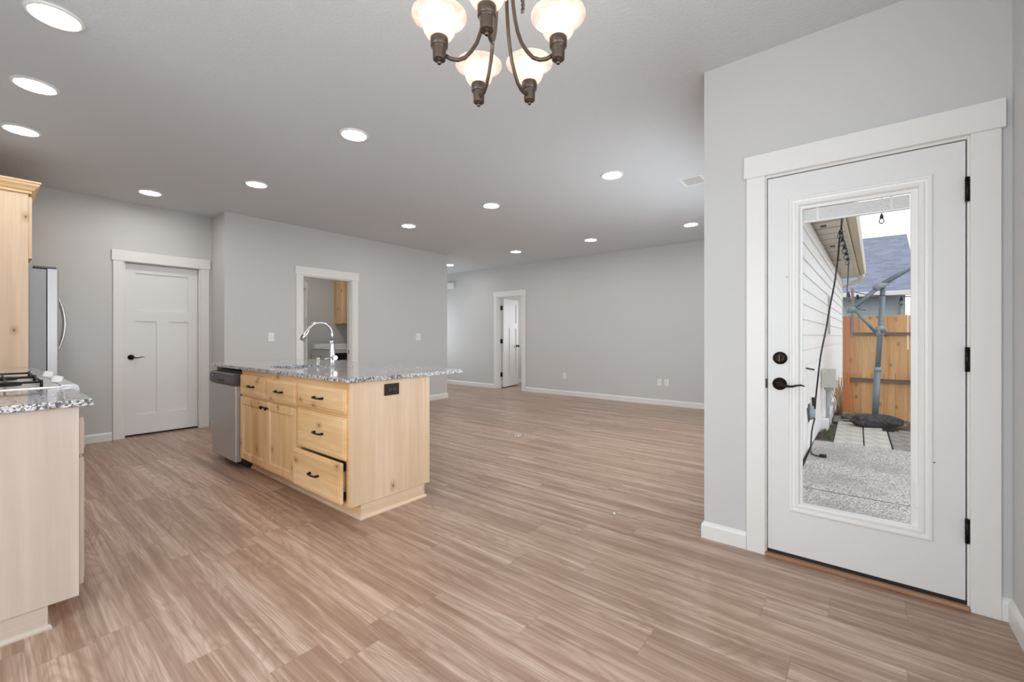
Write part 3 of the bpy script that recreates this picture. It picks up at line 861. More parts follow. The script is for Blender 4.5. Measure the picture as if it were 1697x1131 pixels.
# countertop with sink cut-out
CX0, CX1, CY0, CY1 = 1.440, 2.438, 2.462, 4.985
SX0, SX1, SY0, SY1 = 1.560, 1.940, 3.460, 4.015
def rounded(x0, x1, y0, y1, r, n=5):
    pts = []
    for (cx, cy, a0) in ((x1-r, y0+r, -90), (x1-r, y1-r, 0), (x0+r, y1-r, 90), (x0+r, y0+r, 180)):
        for i in range(n+1):
            a = math.radians(a0+90*i/n); pts.append((cx+r*math.cos(a), cy+r*math.sin(a)))
    return pts
def slab_with_hole(outer, inner, z0, z1):
    bm = bmesh.new()
    def loop(pts, z): 
        vs = [bm.verts.new((p[0], p[1], z)) for p in pts]
        es = [bm.edges.new((vs[i], vs[(i+1) % len(vs)])) for i in range(len(vs))]
        return vs, es
    vo, eo = loop(outer, z1); vi, ei = loop(inner, z1)
    r = bmesh.ops.triangle_fill(bm, use_beauty=True, edges=eo+ei)
    g = [f for f in r['geom'] if isinstance(f, bmesh.types.BMFace)]
    ex = bmesh.ops.extrude_face_region(bm, geom=g)
    vv = [v for v in ex['geom'] if isinstance(v, bmesh.types.BMVert)]
    bmesh.ops.translate(bm, verts=vv, vec=(0, 0, z0-z1))
    return bm
mb = MB(); mb.bm.free(); mb.bm = slab_with_hole(rounded(CX0, CX1, CY0, CY1, .012, 3), rounded(SX0, SX1, SY0, SY1, .05), .893, .921)
ct = mb.build('island_countertop', 'granite'); tag(ct, 'grey speckled granite countertop lying on the island', 'countertop')
es = ct.modifiers.new('edge', 'BEVEL'); es.width = .003; es.segments = 2; es.limit_method = 'ANGLE'; es.angle_limit = math.radians(50)
# undermount sink
sk = thing('kitchen_sink', ((SX0+SX1)/2, (SY0+SY1)/2, .72), 'stainless undermount sink set in the island countertop', 'sink')
bm = MB()
ro = rounded(SX0-.004, SX1+.004, SY0-.004, SY1+.004, .05)
ri = rounded(SX0+.02, SX1-.02, SY0+.02, SY1-.02, .05)
A = [bm.bm.verts.new((p[0], p[1], .892)) for p in ro]; B = [bm.bm.verts.new((p[0], p[1], .72)) for p in ri]
F2 = [bm.bm.verts.new((p[0], p[1], .892)) for p in rounded(SX0-.018, SX1+.018, SY0-.018, SY1+.018, .06)]
n = len(A)
for i in range(n):
    bm.bm.faces.new((A[i], A[(i+1) % n], B[(i+1) % n], B[i])); bm.bm.faces.new((F2[i], F2[(i+1) % n], A[(i+1) % n], A[i]))
bm.bm.faces.new(B)
bm.build('bowl', 'steel', sk)
MB().lathe([(.045, .7205), (.045, .7235), (.03, .7215)], ((SX0+SX1)/2, (SY0+SY1)/2, 0), 24).build('drain', 'chrome', sk)
# faucet
fx, fy, fz = 2.000, 3.690, .921
fa = thing('kitchen_faucet', (fx, fy, fz), 'tall brushed nickel gooseneck faucet standing behind the island sink', 'faucet')
mb = MB(); mb.lathe([(.030, fz), (.030, fz+.006), (.027, fz+.010), (.0265, fz+.060), (.028, fz+.085), (.024, fz+.125), (.018, fz+.19), (.0165, fz+.23)], (fx, fy, 0), 28)
pts = [(fx, fy, fz+.22)]
rad = .112
for i in range(15):
    a = math.radians(180*i/14*.86)
    pts.append((fx-rad+rad*math.cos(a), fy, fz+.272+rad*math.sin(a)))
mb.tube(pts, .0138, 16)
mb.build('spout', 'nickel', fa)
e = Vector(pts[-1]); d = (Vector(pts[-1])-Vector(pts[-2])).normalized()
mb = MB(); mb.tube([e-d*.012, e+d*.01, e+d*.05, e+d*.105], .016, 18, radii=[.0145, .0165, .018, .0215])
sp = mb.build('spray_head', 'nickel', fa)
q = e+d*.055+Vector((-.018, 0, .004))
MB().tube([q, q+d*.03], .007, 10).build('spray_button', 'black', sp)
mb = MB(); mb.tube([(fx, fy-.015, fz+.072), (fx, fy-.062, fz+.072)], .0205, 20)
mb.tube([(fx, fy-.05, fz+.072), (fx-.04, fy-.052, fz+.068), (fx-.098, fy-.054, fz+.066)], .006, 12, radii=[.008, .0062, .007])
mb.build('handle', 'nickel', fa)
sd = MB(); sd.lathe([(.021, fz), (.021, fz+.003), (.0175, fz+.005), (.0175, fz+.062), (.016, fz+.066)], (1.975, 3.890, 0), 24)
tag(sd.build('air_gap_cap', 'nickel'), 'short round nickel cap standing left of the faucet', 'sink air gap')
ac = MB(); ac.lathe([(.020, fz), (.020, fz+.006), (.012, fz+.009)], (2.03, 3.435, 0), 20)
tag(ac.build('disposal_button', 'nickel'), 'small flat nickel button on the countertop right of the faucet', 'button')

# dishwasher
dw = thing('dishwasher', (1.7, 4.60, 0), 'stainless dishwasher with charcoal control panel at the island end', 'dishwasher')
WY0, WY1 = 4.275, 4.885
MB().box(1.475, 2.06, WY0, WY1, .10, .87).build('body', 'black', dw)
mb = MB(); mb.box(1.425, 1.475, WY0+.002, WY1-.002, .068, .742, .006, 2); mb.build('door_panel', 'steel', dw)
mb = MB(); mb.prism([(0, .742), (-.058, .748), (-.070, .770), (-.062, .842), (-.052, .852), (0, .856)], lambda d, z: (1.475+d, WY0+.002, z), lambda d, z: (1.475+d, WY1-.002, z))
cp = mb.build('control_panel', 'steel_dark', dw)
mb = MB(); mb.box(1.4035, 1.412, 4.50, 4.66, .765, .792, .003); mb.build('handle_recess', 'black', cp)
mb = MB()
mb.bm.free()
for yy in (4.34, 4.39, 4.44): MB().box(1.4085, 1.413, yy, yy+.022, .800, .808).build('button', 'nickel', cp)
MB().lathe([(.009, 0), (.009, -.004)], (1.409, 4.80, .815), 16, 'X').build('indicator_lamp', 'nickel', cp)
MB().box(1.414, 1.4175, 4.80, 4.865, .829, .834).build('brand_lettering', 'black', cp)
MB().box(1.530, 1.545, WY0-.02, WY1, .0, .098).build('toe_kick', 'black', dw)
for yy in (WY1-.03, WY0+.03): MB().cyl((1.60, yy, 0), (1.60, yy, .10), .010).build('levelling_foot', 'black', dw)
# side gable carrying the counter beyond the dishwasher, and the island back panel
mb = MB(); mb.box(1.475, 2.10, 4.900, 4.93, .10, .892); mb.box(1.56, 2.10, 4.900, 4.93, 0, .10); tag(mb.build('island_gable', 'alder_Z'), 'plain wooden gable panel closing the island beyond the dishwasher', 'cabinet panel')

LXC = LX+.006
# ================================================================== left counter run
PX = .267
pc = thing('base_cabinet', (0, 2.86, 0), 'pale base cabinet nearest the camera under the left counter', 'cabinet')
MB().box(LXC, PX, 2.545, 2.565, .098, .892, .001).build('end_panel', 'alder_toned', pc)
mb = MB(); mb.box(LXC, PX, 2.566, 3.215, .10, .89); mb.build('carcass', 'alder_Y', pc)
mb = MB(); mb.box(LXC, .178, 2.555, 2.571, .018, .098); mb.build('end_plinth', 'alder_toned_low', pc)
mb = MB(); mb.prism(Q, lambda d, z: (LXC, 2.555-d, z), lambda d, z: (.178+d, 2.555-d, z)); mb.prism(Q, lambda d, z: (.178+d, 2.555-d, z), lambda d, z: (.178+d, 3.215, z))
mb.build('shoe_moulding', 'alder_toned_low', pc)
MB().box(.160, .178, 2.571, 3.215, 0, .10).build('toe_kick', 'alder_Y', pc)
def front_px(parent, y0, y1, z0, z1, m, nm):
    mb = MB(); mb.box(PX, PX+.019, y0, y1, z0, z1, .006, 2); mb.box(PX+.017, PX+.023, y0+.02, y1-.02, z0+.02, z1-.02, .003)
    d = mb.build(nm, m, parent)
    return d
front_px(pc, 2.585, 3.20, .680, .842, 'alder_toned', 'drawer')
front_px(pc, 2.585, 3.20, .125, .668, 'alder_toned', 'cabinet_door')
mb = MB(); mb.box(LXC, .308, 2.520, 3.218, .893, .921, .003)
tag(mb.build('left_countertop', 'granite'), 'granite countertop on the pale cabinet nearest the camera', 'countertop')
mb = MB(); mb.box(LXC, .308, 4.142, 5.478, .893, .921, .003)
tag(mb.build('left_countertop', 'granite'), 'granite countertop between the range and the fridge panel', 'countertop')
pc2 = thing('base_cabinet', (0, 4.8, 0), 'base cabinet between the range and the fridge panel', 'cabinet')
MB().box(LXC, PX, 4.142, 5.478, .10, .892).build('carcass', 'alder_Z', pc2)
MB().box(LXC, .178, 4.142, 5.478, 0, .10).build('toe_kick', 'alder_Y', pc2)
for (a, b) in ((4.155, 4.80), (4.815, 5.465)):
    front_px(pc2, a, b, .680, .842, 'alder_Y', 'drawer'); front_px(pc2, a, b, .125, .668, 'alder_Z', 'cabinet_door')
# range
rg = thing('gas_range', (0, 3.68, 0), 'stainless gas range with black grates set in the left counter', 'range')
RY0, RY1 = 3.222, 4.138
MB().box(LX+.02, .270, RY0, RY1, .08, .905).build('body', 'steel', rg)
mb = MB(); mb.box(LX+.02, .300, RY0, RY1, .905, .926, .004); mb.build('cooktop', 'steel', rg)
mb = MB(); mb.prism([(0, .004), (.050, .006), (.064, -.004), (.068, -.030), (.030, -.060), (0, -.10)], lambda d, z: (.272+d, RY0, .928+z), lambda d, z: (.272+d, RY1, .928+z))
mb.build('control_fascia', 'steel', rg)
mb = MB(); mb.box(.270, .300, RY0+.01, RY1-.01, .19, .81, .006); od = mb.build('oven_door', 'steel', rg)
mb = MB(); mb.tube([(.322, RY0+.06, .775), (.322, RY1-.06, .775)], .013, 14); mb.tube([(.298, RY0+.09, .775), (.322, RY0+.09, .775)], .009); mb.tube([(.298, RY1-.09, .775), (.322, RY1-.09, .775)], .009)
mb.build('handle', 'nickel', od)
for yy in (3.50, 4.00):
    mb = MB(); tm = Matrix.Rotation(math.radians(14), 3, 'Y')
    mb.lathe([(.026, 0), (.026, .006), (.023, .008), (.021, .034), (.019, .037)], (.276, yy, .926), 24, mx=tm)
    mb.build('control_knob', 'plastic_white', rg)
mb = MB()
for (ya, yb) in ((3.262, 3.66), (3.70, 4.098)):
    xs0, xs1 = -.26, .205; zg = .952
    for (p0, p1) in (((xs0, ya), (xs1, ya)), ((xs0, yb), (xs1, yb)), ((xs0, ya), (xs0, yb)), ((xs1, ya), (xs1, yb))):
        mb.tube([(p0[0], p0[1], zg), (p1[0], p1[1], zg)], .0055, 8)
    for k in range(1, 4):
        xx = xs0+(xs1-xs0)*k/4
        mb.tube([(xx, ya, zg), (xx, ya+.11, zg+.008)], .005, 8); mb.tube([(xx, yb, zg), (xx, yb-.11, zg+.008)], .005, 8)
        mb.tube([(xx, ya+.10, zg+.004), (xx, yb-.10, zg+.004)], .0045, 8)
    for xx in (xs0, xs1):
        for yy in (ya, yb): mb.tube([(xx, yy, .926), (xx, yy, zg+.010)], .006, 8)
mb.build('burner_grate', 'iron', rg)
mb = MB()
mb.bm.free()
for xx in (-.13, .10):
    for yy in (3.46, 3.90): MB().lathe([(.048, .926), (.048, .932), (.034, .936), (.034, .944), (.030, .946)], (xx, yy, 0), 24).build('burner', 'iron', rg)

# fridge side panel with the cabinet above the fridge
fp = thing('tall_cabinet', (0, 5.6, 0), 'pale wooden fridge surround with crown moulding at the left edge', 'cabinet')
MB().box(LXC, .270, 5.482, 5.502, 0, 2.43, .001).build('side_panel', 'alder_end', fp)
mb = MB(); mb.box(LXC, .270, 5.502, 6.595, 1.83, 2.43); mb.build('carcass', 'alder_Z', fp)
mb = MB(); mb.box(.270, .292, 5.492, 6.04, 1.845, 2.372, .004); mb.box(.270, .292, 6.05, 6.595, 1.845, 2.372, .004); mb.build('cabinet_door', 'alder_end', fp)
CR = [(0, 2.395), (.018, 2.395), (.018, 2.412), (.030, 2.422), (.040, 2.440), (.058, 2.458), (.062, 2.474), (.070, 2.478), (.070, 2.492), (0, 2.492)]
mb = MB(); mb.prism(CR, lambda d, z: (LXC, 5.482-d, z), lambda d, z: (.270+d, 5.482-d, z)); mb.prism(CR, lambda d, z: (.270+d, 5.482-d, z), lambda d, z: (.270+d, 6.595, z))
mb.build('crown_moulding', 'alder_X', fp)

# fridge
fr = thing('refrigerator', (.05, 6.03, 0), 'tall stainless refrigerator with curved bar handles beside the pantry wall', 'refrigerator')
MB().box(LX+.03, .378, 5.532, 6.46, .02, 1.765, .004).build('body', 'fridge_side', fr)
def fdoor(y0, y1, z0, z1):
    mb = MB()
    pr = [(0, y0), (.058, y0), (.070, y0+.02), (.078, (y0+y1)/2), (.070, y1-.02), (.058, y1), (0, y1)]
    mb.prism(pr, lambda d, y: (.384+d, y, z0), lambda d, y: (.384+d, y, z1))
    return mb.build('fridge_door', 'steel', fr)
da = fdoor(5.534, 5.992, .70, 1.778); dbb = fdoor(6.000, 6.458, .70, 1.778)
fdoor(5.534, 6.458, .06, .69)
for d_, yy in ((da, 5.955), (dbb, 6.037)):
    mb = MB(); pts = []
    for i in range(13):
        s_ = i/12; pts.append((.455+.072*math.sin(PI*s_)**.8, yy, .99+.63*s_))
    mb.tube(pts, .011, 12); mb.build('handle', 'nickel', d_)
for yy in (5.54, 6.37): MB().box(.300, .440, yy, yy+.08, 1.779, 1.797, .004).build('hinge_cover', 'steel_dark', fr)

# ================================================================== laundry
wm = thing('washing_machine', (4.25, 7.58, 0), 'white washer with black front panel seen through the laundry opening', 'washing machine')
MB().box(3.905, 4.59, 7.20, 7.95, .02, .945, .012, 2).build('body', 'plastic_white', wm)
MB().box(3.90, 4.595, 7.19, 7.955, .945, .965, .006, 2).build('top_lid', 'plastic_white', wm)
MB().box(3.955, 4.56, 7.192, 7.202, .76, .885, .003).build('front_panel', 'black', wm)
mb = MB(); mb.lathe([(.20, 0), (.20, -.02), (.16, -.03), (.14, -.02)], (4.25, 7.20, .46), 32, 'Y'); mb.build('porthole', 'nickel', wm)
mb = MB(); mb.box(3.93, 4.57, 7.86, 7.95, .965, 1.04, .01); mb.build('console', 'plastic_white', wm)
mb = MB(); mb.lathe([(.016, 0), (.016, -.004)], (3.905, 7.62, .80), 16, 'X'); mb.build('side_badge', 'steel_dark', wm)
for k in range(1): pass
wc = thing('wall_cabinet', (4.8, 7.88, 1.43), 'honey wooden wall cabinet above the washer in the laundry', 'cabinet')
MB().box(4.40, 5.535, 7.735, 8.03, 1.432, 2.35).build('carcass', 'alder_Z', wc)
for (a, b, kx) in ((4.405, 4.510, 4.485), (4.515, 5.0, 4.54), (5.005, 5.53, 5.05)):
    mb = MB(); mb.box(a, b, 7.715, 7.735, 1.445, 2.34, .003)
    if b-a > .2: mb.box(a+.06, b-.06, 7.712, 7.716, 1.505, 2.28)
    dd = mb.build('cabinet_door', 'alder_Z', wc)
    MB().lathe([(.006, 0), (.006, -.012), (.015, -.018), (.012, -.028)], (kx, 7.715, 1.50), 16, 'Y').build('knob', 'bronze', dd)
for nm, a, b, z0, z1 in ():
    pass
lm = area('laundry_ceiling_lamp', (3.6, 7.0, 2.70), (0, 0, 0), .3, .3, 7, (1, .95, .88))

# ================================================================== switches, outlets, chime
def plate_y(name, label, cat, x0, x1, z0, z1, n_rocker):
    t = thing(name, ((x0+x1)/2, MY, z0), label, cat)
    MB().box(x0, x1, MY-.006, MY, z0, z1, .002).build('cover_plate', 'plastic_white', t)
    w_ = (x1-x0)/n_rocker
    for k in range(n_rocker):
        c = x0+w_*(k+.5)
        MB().box(c-.0165, c+.0165, MY-.010, MY-.005, (z0+z1)/2-.033, (z0+z1)/2+.033, .002).build('rocker', 'trim', t)
plate_y('light_switch', 'white rocker light switch left of the laundry opening', 'light switch', 2.437, 2.509, 1.117, 1.232, 1)
plate_y('light_switch', 'white double light switch near the end of the middle wall', 'light switch', 4.895, 5.012, 1.117, 1.232, 2)
def plate_x(name, label, cat, y, z, blank=False):
    t = thing(name, (FX, y, z-.058), label, cat)
    MB().box(FX-.006, FX, y-.036, y+.036, z-.058, z+.058, .002).build('cover_plate', 'plastic_white', t)
    if not blank:
        for dz in (.021, -.021):
            r = MB().box(FX-.009, FX-.005, y-.017, y+.017, z+dz-.0145, z+dz+.0145, .003).build('receptacle', 'trim', t)
            mb = MB(); mb.box(FX-.0096, FX-.0088, y-.008, y-.005, z+dz-.005, z+dz+.006); mb.box(FX-.0096, FX-.0088, y+.005, y+.008, z+dz-.005, z+dz+.006); mb.build('contact_slots', 'black', r)
    else:
        MB().lathe([(.006, 0), (.006, -.010)], (FX-.005, y, z), 12, 'X').build('coax_jack', 'nickel', t)
plate_x('outlet', 'white outlet on the far wall right of the half open door', 'outlet', 4.583, .39)
plate_x('cable_plate', 'white plate with a round jack, left of the pair on the far wall', 'cable outlet', 2.665, .39, True)
plate_x('outlet', 'white outlet, right of the pair low on the far wall', 'outlet', 2.545, .39)
dc = thing('door_chime', (FX, 7.87, 2.35), 'white door chime box high on the far wall past the corner', 'door chime')
MB().box(FX-.055, FX, 7.755, 7.985, 2.36, 2.50, .004).build('cover', 'plastic_white', dc)
# floor things
fo = thing('floor_outlet', (4.053, 3.153, 0), 'round floor outlet cover set in the open floor', 'floor outlet')
MB().lathe([(.062, 0), (.062, .003), (.050, .005)], (4.053, 3.153, 0), 32).build('cover_ring', 'nickel', fo)
MB().lathe([(.042, .005), (.040, .007)], (4.053, 3.153, 0), 28).build('lid', 'alder_toned', fo)
mb = MB(); mb.lathe([(.004, 0), (.009, .003), (.009, .009), (.004, .013)], (2.654, 1.261, 0), 12)
tag(mb.build('floor_crumb', 'trim'), 'tiny pale crumb lying on the floor left of the patio wall corner', 'crumb')

# ================================================================== outdoors
slope = math.tan(math.radians(-1.3))
def sy(x): return .475+slope*(x-5.8)
GZ = -.12; G2 = -.17
mb = MB(); mb.box(WX+.131, 6.60, -4.5, sy(6.6)-.035, GZ-.1, GZ)
o = mb.build('patio', 'aggregate'); struct(o, 'exposed aggregate concrete patio outside the glass door', 'patio')
mb = MB(); mb.box(-30, 60, -30, 30, -.35, G2-.012)
o = mb.build('ground', 'soil'); struct(o, 'damp soil ground behind the patio', 'ground')
# expansion joint is a shallow groove strip
mb = MB(); mb.box(4.474, 4.486, -4.4, .45, GZ, GZ+.0012); struct(mb.build('patio_joint', 'gravel'), 'dark joint line across the patio slab', 'joint')

# house side wall with lap siding, running away from the patio
slope = math.tan(math.radians(-1.3))
def sy(x): return .475+slope*(x-5.8)
mb = MB()
lap = .168; z = -.14; k = 0
XE = 13.1
while z < 2.55:
    z1 = min(z+lap, 2.56)
    P = [(0, z), (-.022, z), (-.010, z1+.004), (0, z1+.004)]
    for (xa, xb) in ([(2.83, 3.2), (5.6, XE)] if .6 < z < 2.1 else [(2.83, XE)]):
        mb.prism(P, lambda d, zz: (xa, sy(xa)+d, zz), lambda d, zz: (xb, sy(xb)+d, zz))
    z = z1
    if z1 >= 2.56: break
sd_ = mb.build('wall_siding', 'siding'); struct(sd_, 'white lap siding house wall running beside the patio', 'siding wall')
mb = MB(); mb.box(XE-.03, XE+.06, sy(XE)-.03, sy(XE)+.06, -.3, 2.56)
mb.box(FX+.14, XE, sy(XE)+.01, .50, -.3, 0)
struct(mb.build('trim_1', 'siding'), 'white corner board at the far end of the siding', 'trim')
mb = MB(); mb.prism([(0, -.32), (-.008, -.32), (-.008, -.14), (0, -.14)], lambda d, zz: (2.83, sy(2.83)+d, zz), lambda d, zz: (XE, sy(XE)+d, zz))
struct(mb.build('trim_2', 'paver_dark'), 'concrete foundation strip under the siding', 'foundation')
# eave: soffit, fascia, gutter
def eave(off0, off1, z0, z1, x0=3.0, x1=13.3, mbx=None):
    mbx = mbx or MB()
    mbx.prism([(off0, z0), (off1, z0), (off1, z1), (off0, z1)], lambda d, zz: (x0, sy(x0)+d, zz), lambda d, zz: (x1, sy(x1)+d, zz)); return mbx
ev = struct(thing('roof_eave', (8, sy(8), 2.56)), 'cream eave with boarded soffit, fascia and gutter above the siding', 'eave')
mb = MB()
x = 3.0
while x < 13.3:
    xb = min(x+.40, 13.3)
    mb.prism([(.0, 2.597), (-.31, 2.607), (-.31, 2.616), (.0, 2.606)], lambda d, zz: (x, sy(x)+d, zz), lambda d, zz: (xb-.05, sy(xb-.05)+d, zz)); x = xb
mb.build('soffit_boards', 'soffit', ev)
eave(.02, -.31, 2.617, 2.64).build('soffit_backing', 'grey_wood', ev)
eave(-.312, -.34, 2.60, 2.80).build('fascia_board', 'fascia', ev)
mb = MB(); mb.prism([(-.342, 2.80), (-.342, 2.665), (-.375, 2.645), (-.44, 2.655), (-.462, 2.72), (-.462, 2.81), (-.455, 2.81), (-.45, 2.725), (-.43, 2.672), (-.375, 2.66), (-.35, 2.68), (-.35, 2.80)],
    lambda d, zz: (3.0, sy(3.0)+d, zz), lambda d, zz: (13.35, sy(13.35)+d, zz))
mb.build('gutter', 'fascia', ev)
mb = MB()
for xx in (6.8, 8.4, 10.0): mb.box(xx-.05, xx+.05, sy(xx)-.14, sy(xx)-.08, 2.592, 2.602)
mb.build('soffit_vent', 'gravel', ev)
mb = MB(); mb.tube([(13.05, sy(13)-.40, 2.66), (13.06, sy(13)-.40, 2.57), (13.12, sy(13)-.28, 2.47), (13.2, sy(13)-.10, 2.42), (13.25, sy(13)-.02, 2.40)], .04, 10)
mb.build('downspout_elbow', 'fascia', ev)
# roof above the room and eave
mb = MB(); mb.prism([(-.42, 2.82), (.2, 3.05), (9.5, 5.8), (9.5, 2.86), (0, 2.86), (-.3, 2.79)], lambda d, zz: (-2.2, sy(-2.2)+d, zz), lambda d, zz: (13.3, sy(13.3)+d, zz))
struct(mb.build('trim_roof', 'shingle'), 'house roof slope above the eave', 'roof')

# electrical bits on the siding
eb = thing('meter_box', (7.72, .40, G2), 'beige grey utility box on a conduit beside the siding', 'utility box')
mb = MB(); mb.box(7.68, 7.78, .245, .400, .44, .72, .006); mb.box(7.672, 7.682, .238, .404, .445, .715, .002)
bx_ = mb.build('box', 'box_paint', eb)
for zz in (.69, .47): MB().lathe([(.006, 0), (.006, -.003)], (7.672, .320, zz), 10, 'X').build('screw', 'steel_dark', bx_)
MB().box(7.70, 7.76, .27, .38, .40, .44, .004).build('hub', 'conduit', eb)
mb = MB(); mb.cyl((7.73, .335, G2+.004), (7.73, .335, .42), .024); mb.build('conduit', 'conduit', eb)
oc = thing('outlet', (6.12, sy(6.12), .2), 'round weatherproof outlet cover low on the siding with black plugs', 'outdoor outlet')
mb = MB(); mb.lathe([(.085, 0), (.085, -.03), (.07, -.055), (.045, -.065)], (6.12, sy(6.12)-.018, .29), 24, 'Y'); mb.build('cover', 'conduit', oc)
mb = MB(); mb.box(6.02, 6.22, sy(6.12)-.03, sy(6.12)-.010, .19, .39); mb.build('back_plate', 'steel_dark', oc)
mb = MB(); mb.tube([(6.38, sy(6.38)-.045, .30), (6.38, sy(6.38)-.05, .37), (6.38, sy(6.38)-.045, .44)], .022, 10); mb.build('plug_adapter', 'black', oc)
tb = MB(); tb.box(8.95, 9.02, sy(9)-.045, sy(9)-.02, 1.22, 1.86, .004)
tag(tb.build('thermometer_strip', 'box_paint'), 'thin upright grey strip fixed to the siding', 'strip')
hs = MB(); hs.tube([(5.85, sy(5.85)-.02, .825), (5.85, sy(5.85)-.10, .810)], .010, 8)
tag(hs.build('hook', 'black'), 'small dark hook on the siding by the glass edge', 'hook')

# string lights
def bulbset(parent, p, down=True, s=1.0, tilt=(0, 0, -1)):
    p = Vector(p); d = Vector(tilt).normalized()
    k = MB(); k.tube([p, p+d*.03*s, p+d*.075*s], .02*s, 10, radii=[.010*s, .022*s, .024*s]); k = k.build('lamp_socket', 'black', parent)
    b = MB(); b.tube([p+d*.073*s, p+d*.09*s, p+d*.115*s, p+d*.14*s, p+d*.158*s], .03, 12, radii=[.018*s, .030*s, .036*s, .029*s, .010*s]); b.build('clear_bulb', 'bulb_glass', k)
sl = thing('string_lights', (8.2, .2, 2.4), 'black cord of clear bulbs bunched under the eave and trailing down the siding', 'string lights')
mb = MB()
def smooth(pts, n=8):
    out = []
    P = [Vector(p) for p in pts]
    for i in range(len(P)-1):
        p0 = P[max(i-1, 0)]; p1 = P[i]; p2 = P[i+1]; p3 = P[min(i+2, len(P)-1)]
        for k in range(n):
            t = k/n
            out.append(.5*((2*p1)+(-p0+p2)*t+(2*p0-5*p1+4*p2-p3)*t*t+(-p0+3*p1-3*p2+p3)*t**3))
    out.append(P[-1]); return out
def ray(u, v, t):   # plan position of the cord points, worked out once from the survey
    return (t*(.7793+.6266*(u-848.5)/712.1), t*(.6266-.7793*(u-848.5)/712.1), EYE-(v-557.5)/712.1*t)
main = [(5.746, .115, 2.576), (5.776, .126, 2.424), (5.806, .152, 2.208), (5.848, .164, 2.053), (5.898, .197, 1.766), (5.94, .241, 1.505), (5.976, .275, 1.271), (6.0, .326, .963), (6.026, .355, .684), (6.05, .375, .471), (6.06, .385, .345)]
mb.tube(smooth(main), .0085, 8)
mb.tube(smooth([(6.07, .385, .24), (6.02, .41, .09), (5.944, .415, -.085), (5.797, .40, -.108), (5.696, .35, -.108), (5.70, .31, -.108)]), .0075, 8)
mb.tube([(5.70, .32, -.104), (5.71, .26, -.100)], .018, 8)
mb.tube(smooth([(5.746, .12, 2.5), (5.62, .13, 2.34), (5.67, .12, 2.23), (5.76, .10, 2.15), (5.90, .08, 2.05), (6.096, .079, 1.978), (6.599, .092, 1.861), (7.34, .11, 1.817), (7.984, .118, 1.836)]), .0075, 8)
mb.build('cord', 'black', sl)
for p in ((5.60, .137, 2.29), (5.68, .119, 2.225), (5.755, .105, 2.155), (5.83, .091, 2.10), (5.905, .077, 2.05)):
    bulbset(sl, p, s=.62, tilt=(-.2, .1, -1))
bulbset(sl, (7.985, .110, 1.835), s=.95, tilt=(.05, -.1, -1))
s2 = thing('string_lights', (8.95, .05, 1.8), 'black cord with clear bulbs strung from the wooden stake toward the right', 'string lights')
mb = MB(); mb.tube(smooth([(8.06, .105, 1.84), (8.965, .035, 1.905), (8.449, -.134, 1.811), (8.327, -.303, 1.783), (7.064, -.407, 1.676), (6.816, -.497, 1.653), (6.746, -.73, 1.708), (6.7, -1.6, 1.9)]), .006, 8)
mb.build('cord', 'black', s2)
bulbset(s2, (8.80, .0, 1.85), s=.95); bulbset(s2, (7.0, -.412, 1.672), s=.72)
s3 = thing('string_lights', (6.4, -.2, 2.7), 'single clear bulb hanging against the white sky above the patio', 'string lights')
mb = MB(); mb.tube(smooth([(6.40, .03, 2.86), (6.45, -.20, 2.80), (6.46, -.45, 2.79), (6.5, -1.0, 2.83), (6.6, -2.6, 2.95)]), .006, 8)
mb.tube([(6.45, -.214, 2.80), (6.45, -.214, 2.575)], .004, 8); mb.build('cord', 'black', s3)
bulbset(s3, (6.45, -.214, 2.58), s=.72)

# ground strip, pavers
mb = MB(); mb.box(6.60, 8.05, .245, sy(8.05)-.035, G2-.012, G2+.003)
tag(mb.build('gravel_strip', 'gravel'), 'dark gravel strip between siding and pavers', 'gravel', kind='stuff')
mb = MB()
rnd = random.Random(3)
for i in range(420):
    x = 6.9+rnd.random()*1.1; y = .27+rnd.random()*.12; h_ = .02+rnd.random()*.05
    a = rnd.random()*6.28; dx, dy = .008*math.cos(a), .008*math.sin(a); lx, ly = (rnd.random()-.5)*.05, (rnd.random()-.5)*.05
    mb.bm.faces.new([mb.bm.verts.new((x-dx, y-dy, G2+.0035)), mb.bm.verts.new((x+dx, y+dy, G2+.0035)), mb.bm.verts.new((x+lx*.5, y+ly*.5, G2+.003+h_))])
tag(mb.build('grass_tufts', 'moss'), 'sparse green grass and moss growing in the gravel strip', 'grass', kind='stuff')
pv0 = None
cols = [(.235, -.055), (-.067, -.315), (-.330, -.60), (-.61, -.90)]
for ci, (ya, yb) in enumerate(cols):
    for k in range(6):
        x0 = 6.61+k*.298+(-.0 if ci != 1 else .0)
        if ci >= 2 and k > 4: continue
        mb = MB(); mb.box(x0, x0+.288, yb, ya, G2, G2+.035, .006)
        o = mb.build('paver', 'paver' if ci < 2 else 'paver_dark')
        if ci < 2: tag(o, 'pale rectangular concrete paver in the two columns beside the gravel strip', 'paver', 'pale pavers beside the gravel')
        else: tag(o, 'darker damp concrete paver in the columns at the right of the pale ones', 'paver', 'dark pavers at the right')
# step slab further back
mb = MB(); mb.box(8.42, 9.0, .06, .30, G2, G2+.03, .004); tag(mb.build('concrete_pad', 'paver_dark'), 'narrow concrete pad behind the gravel by the fence post', 'concrete pad')

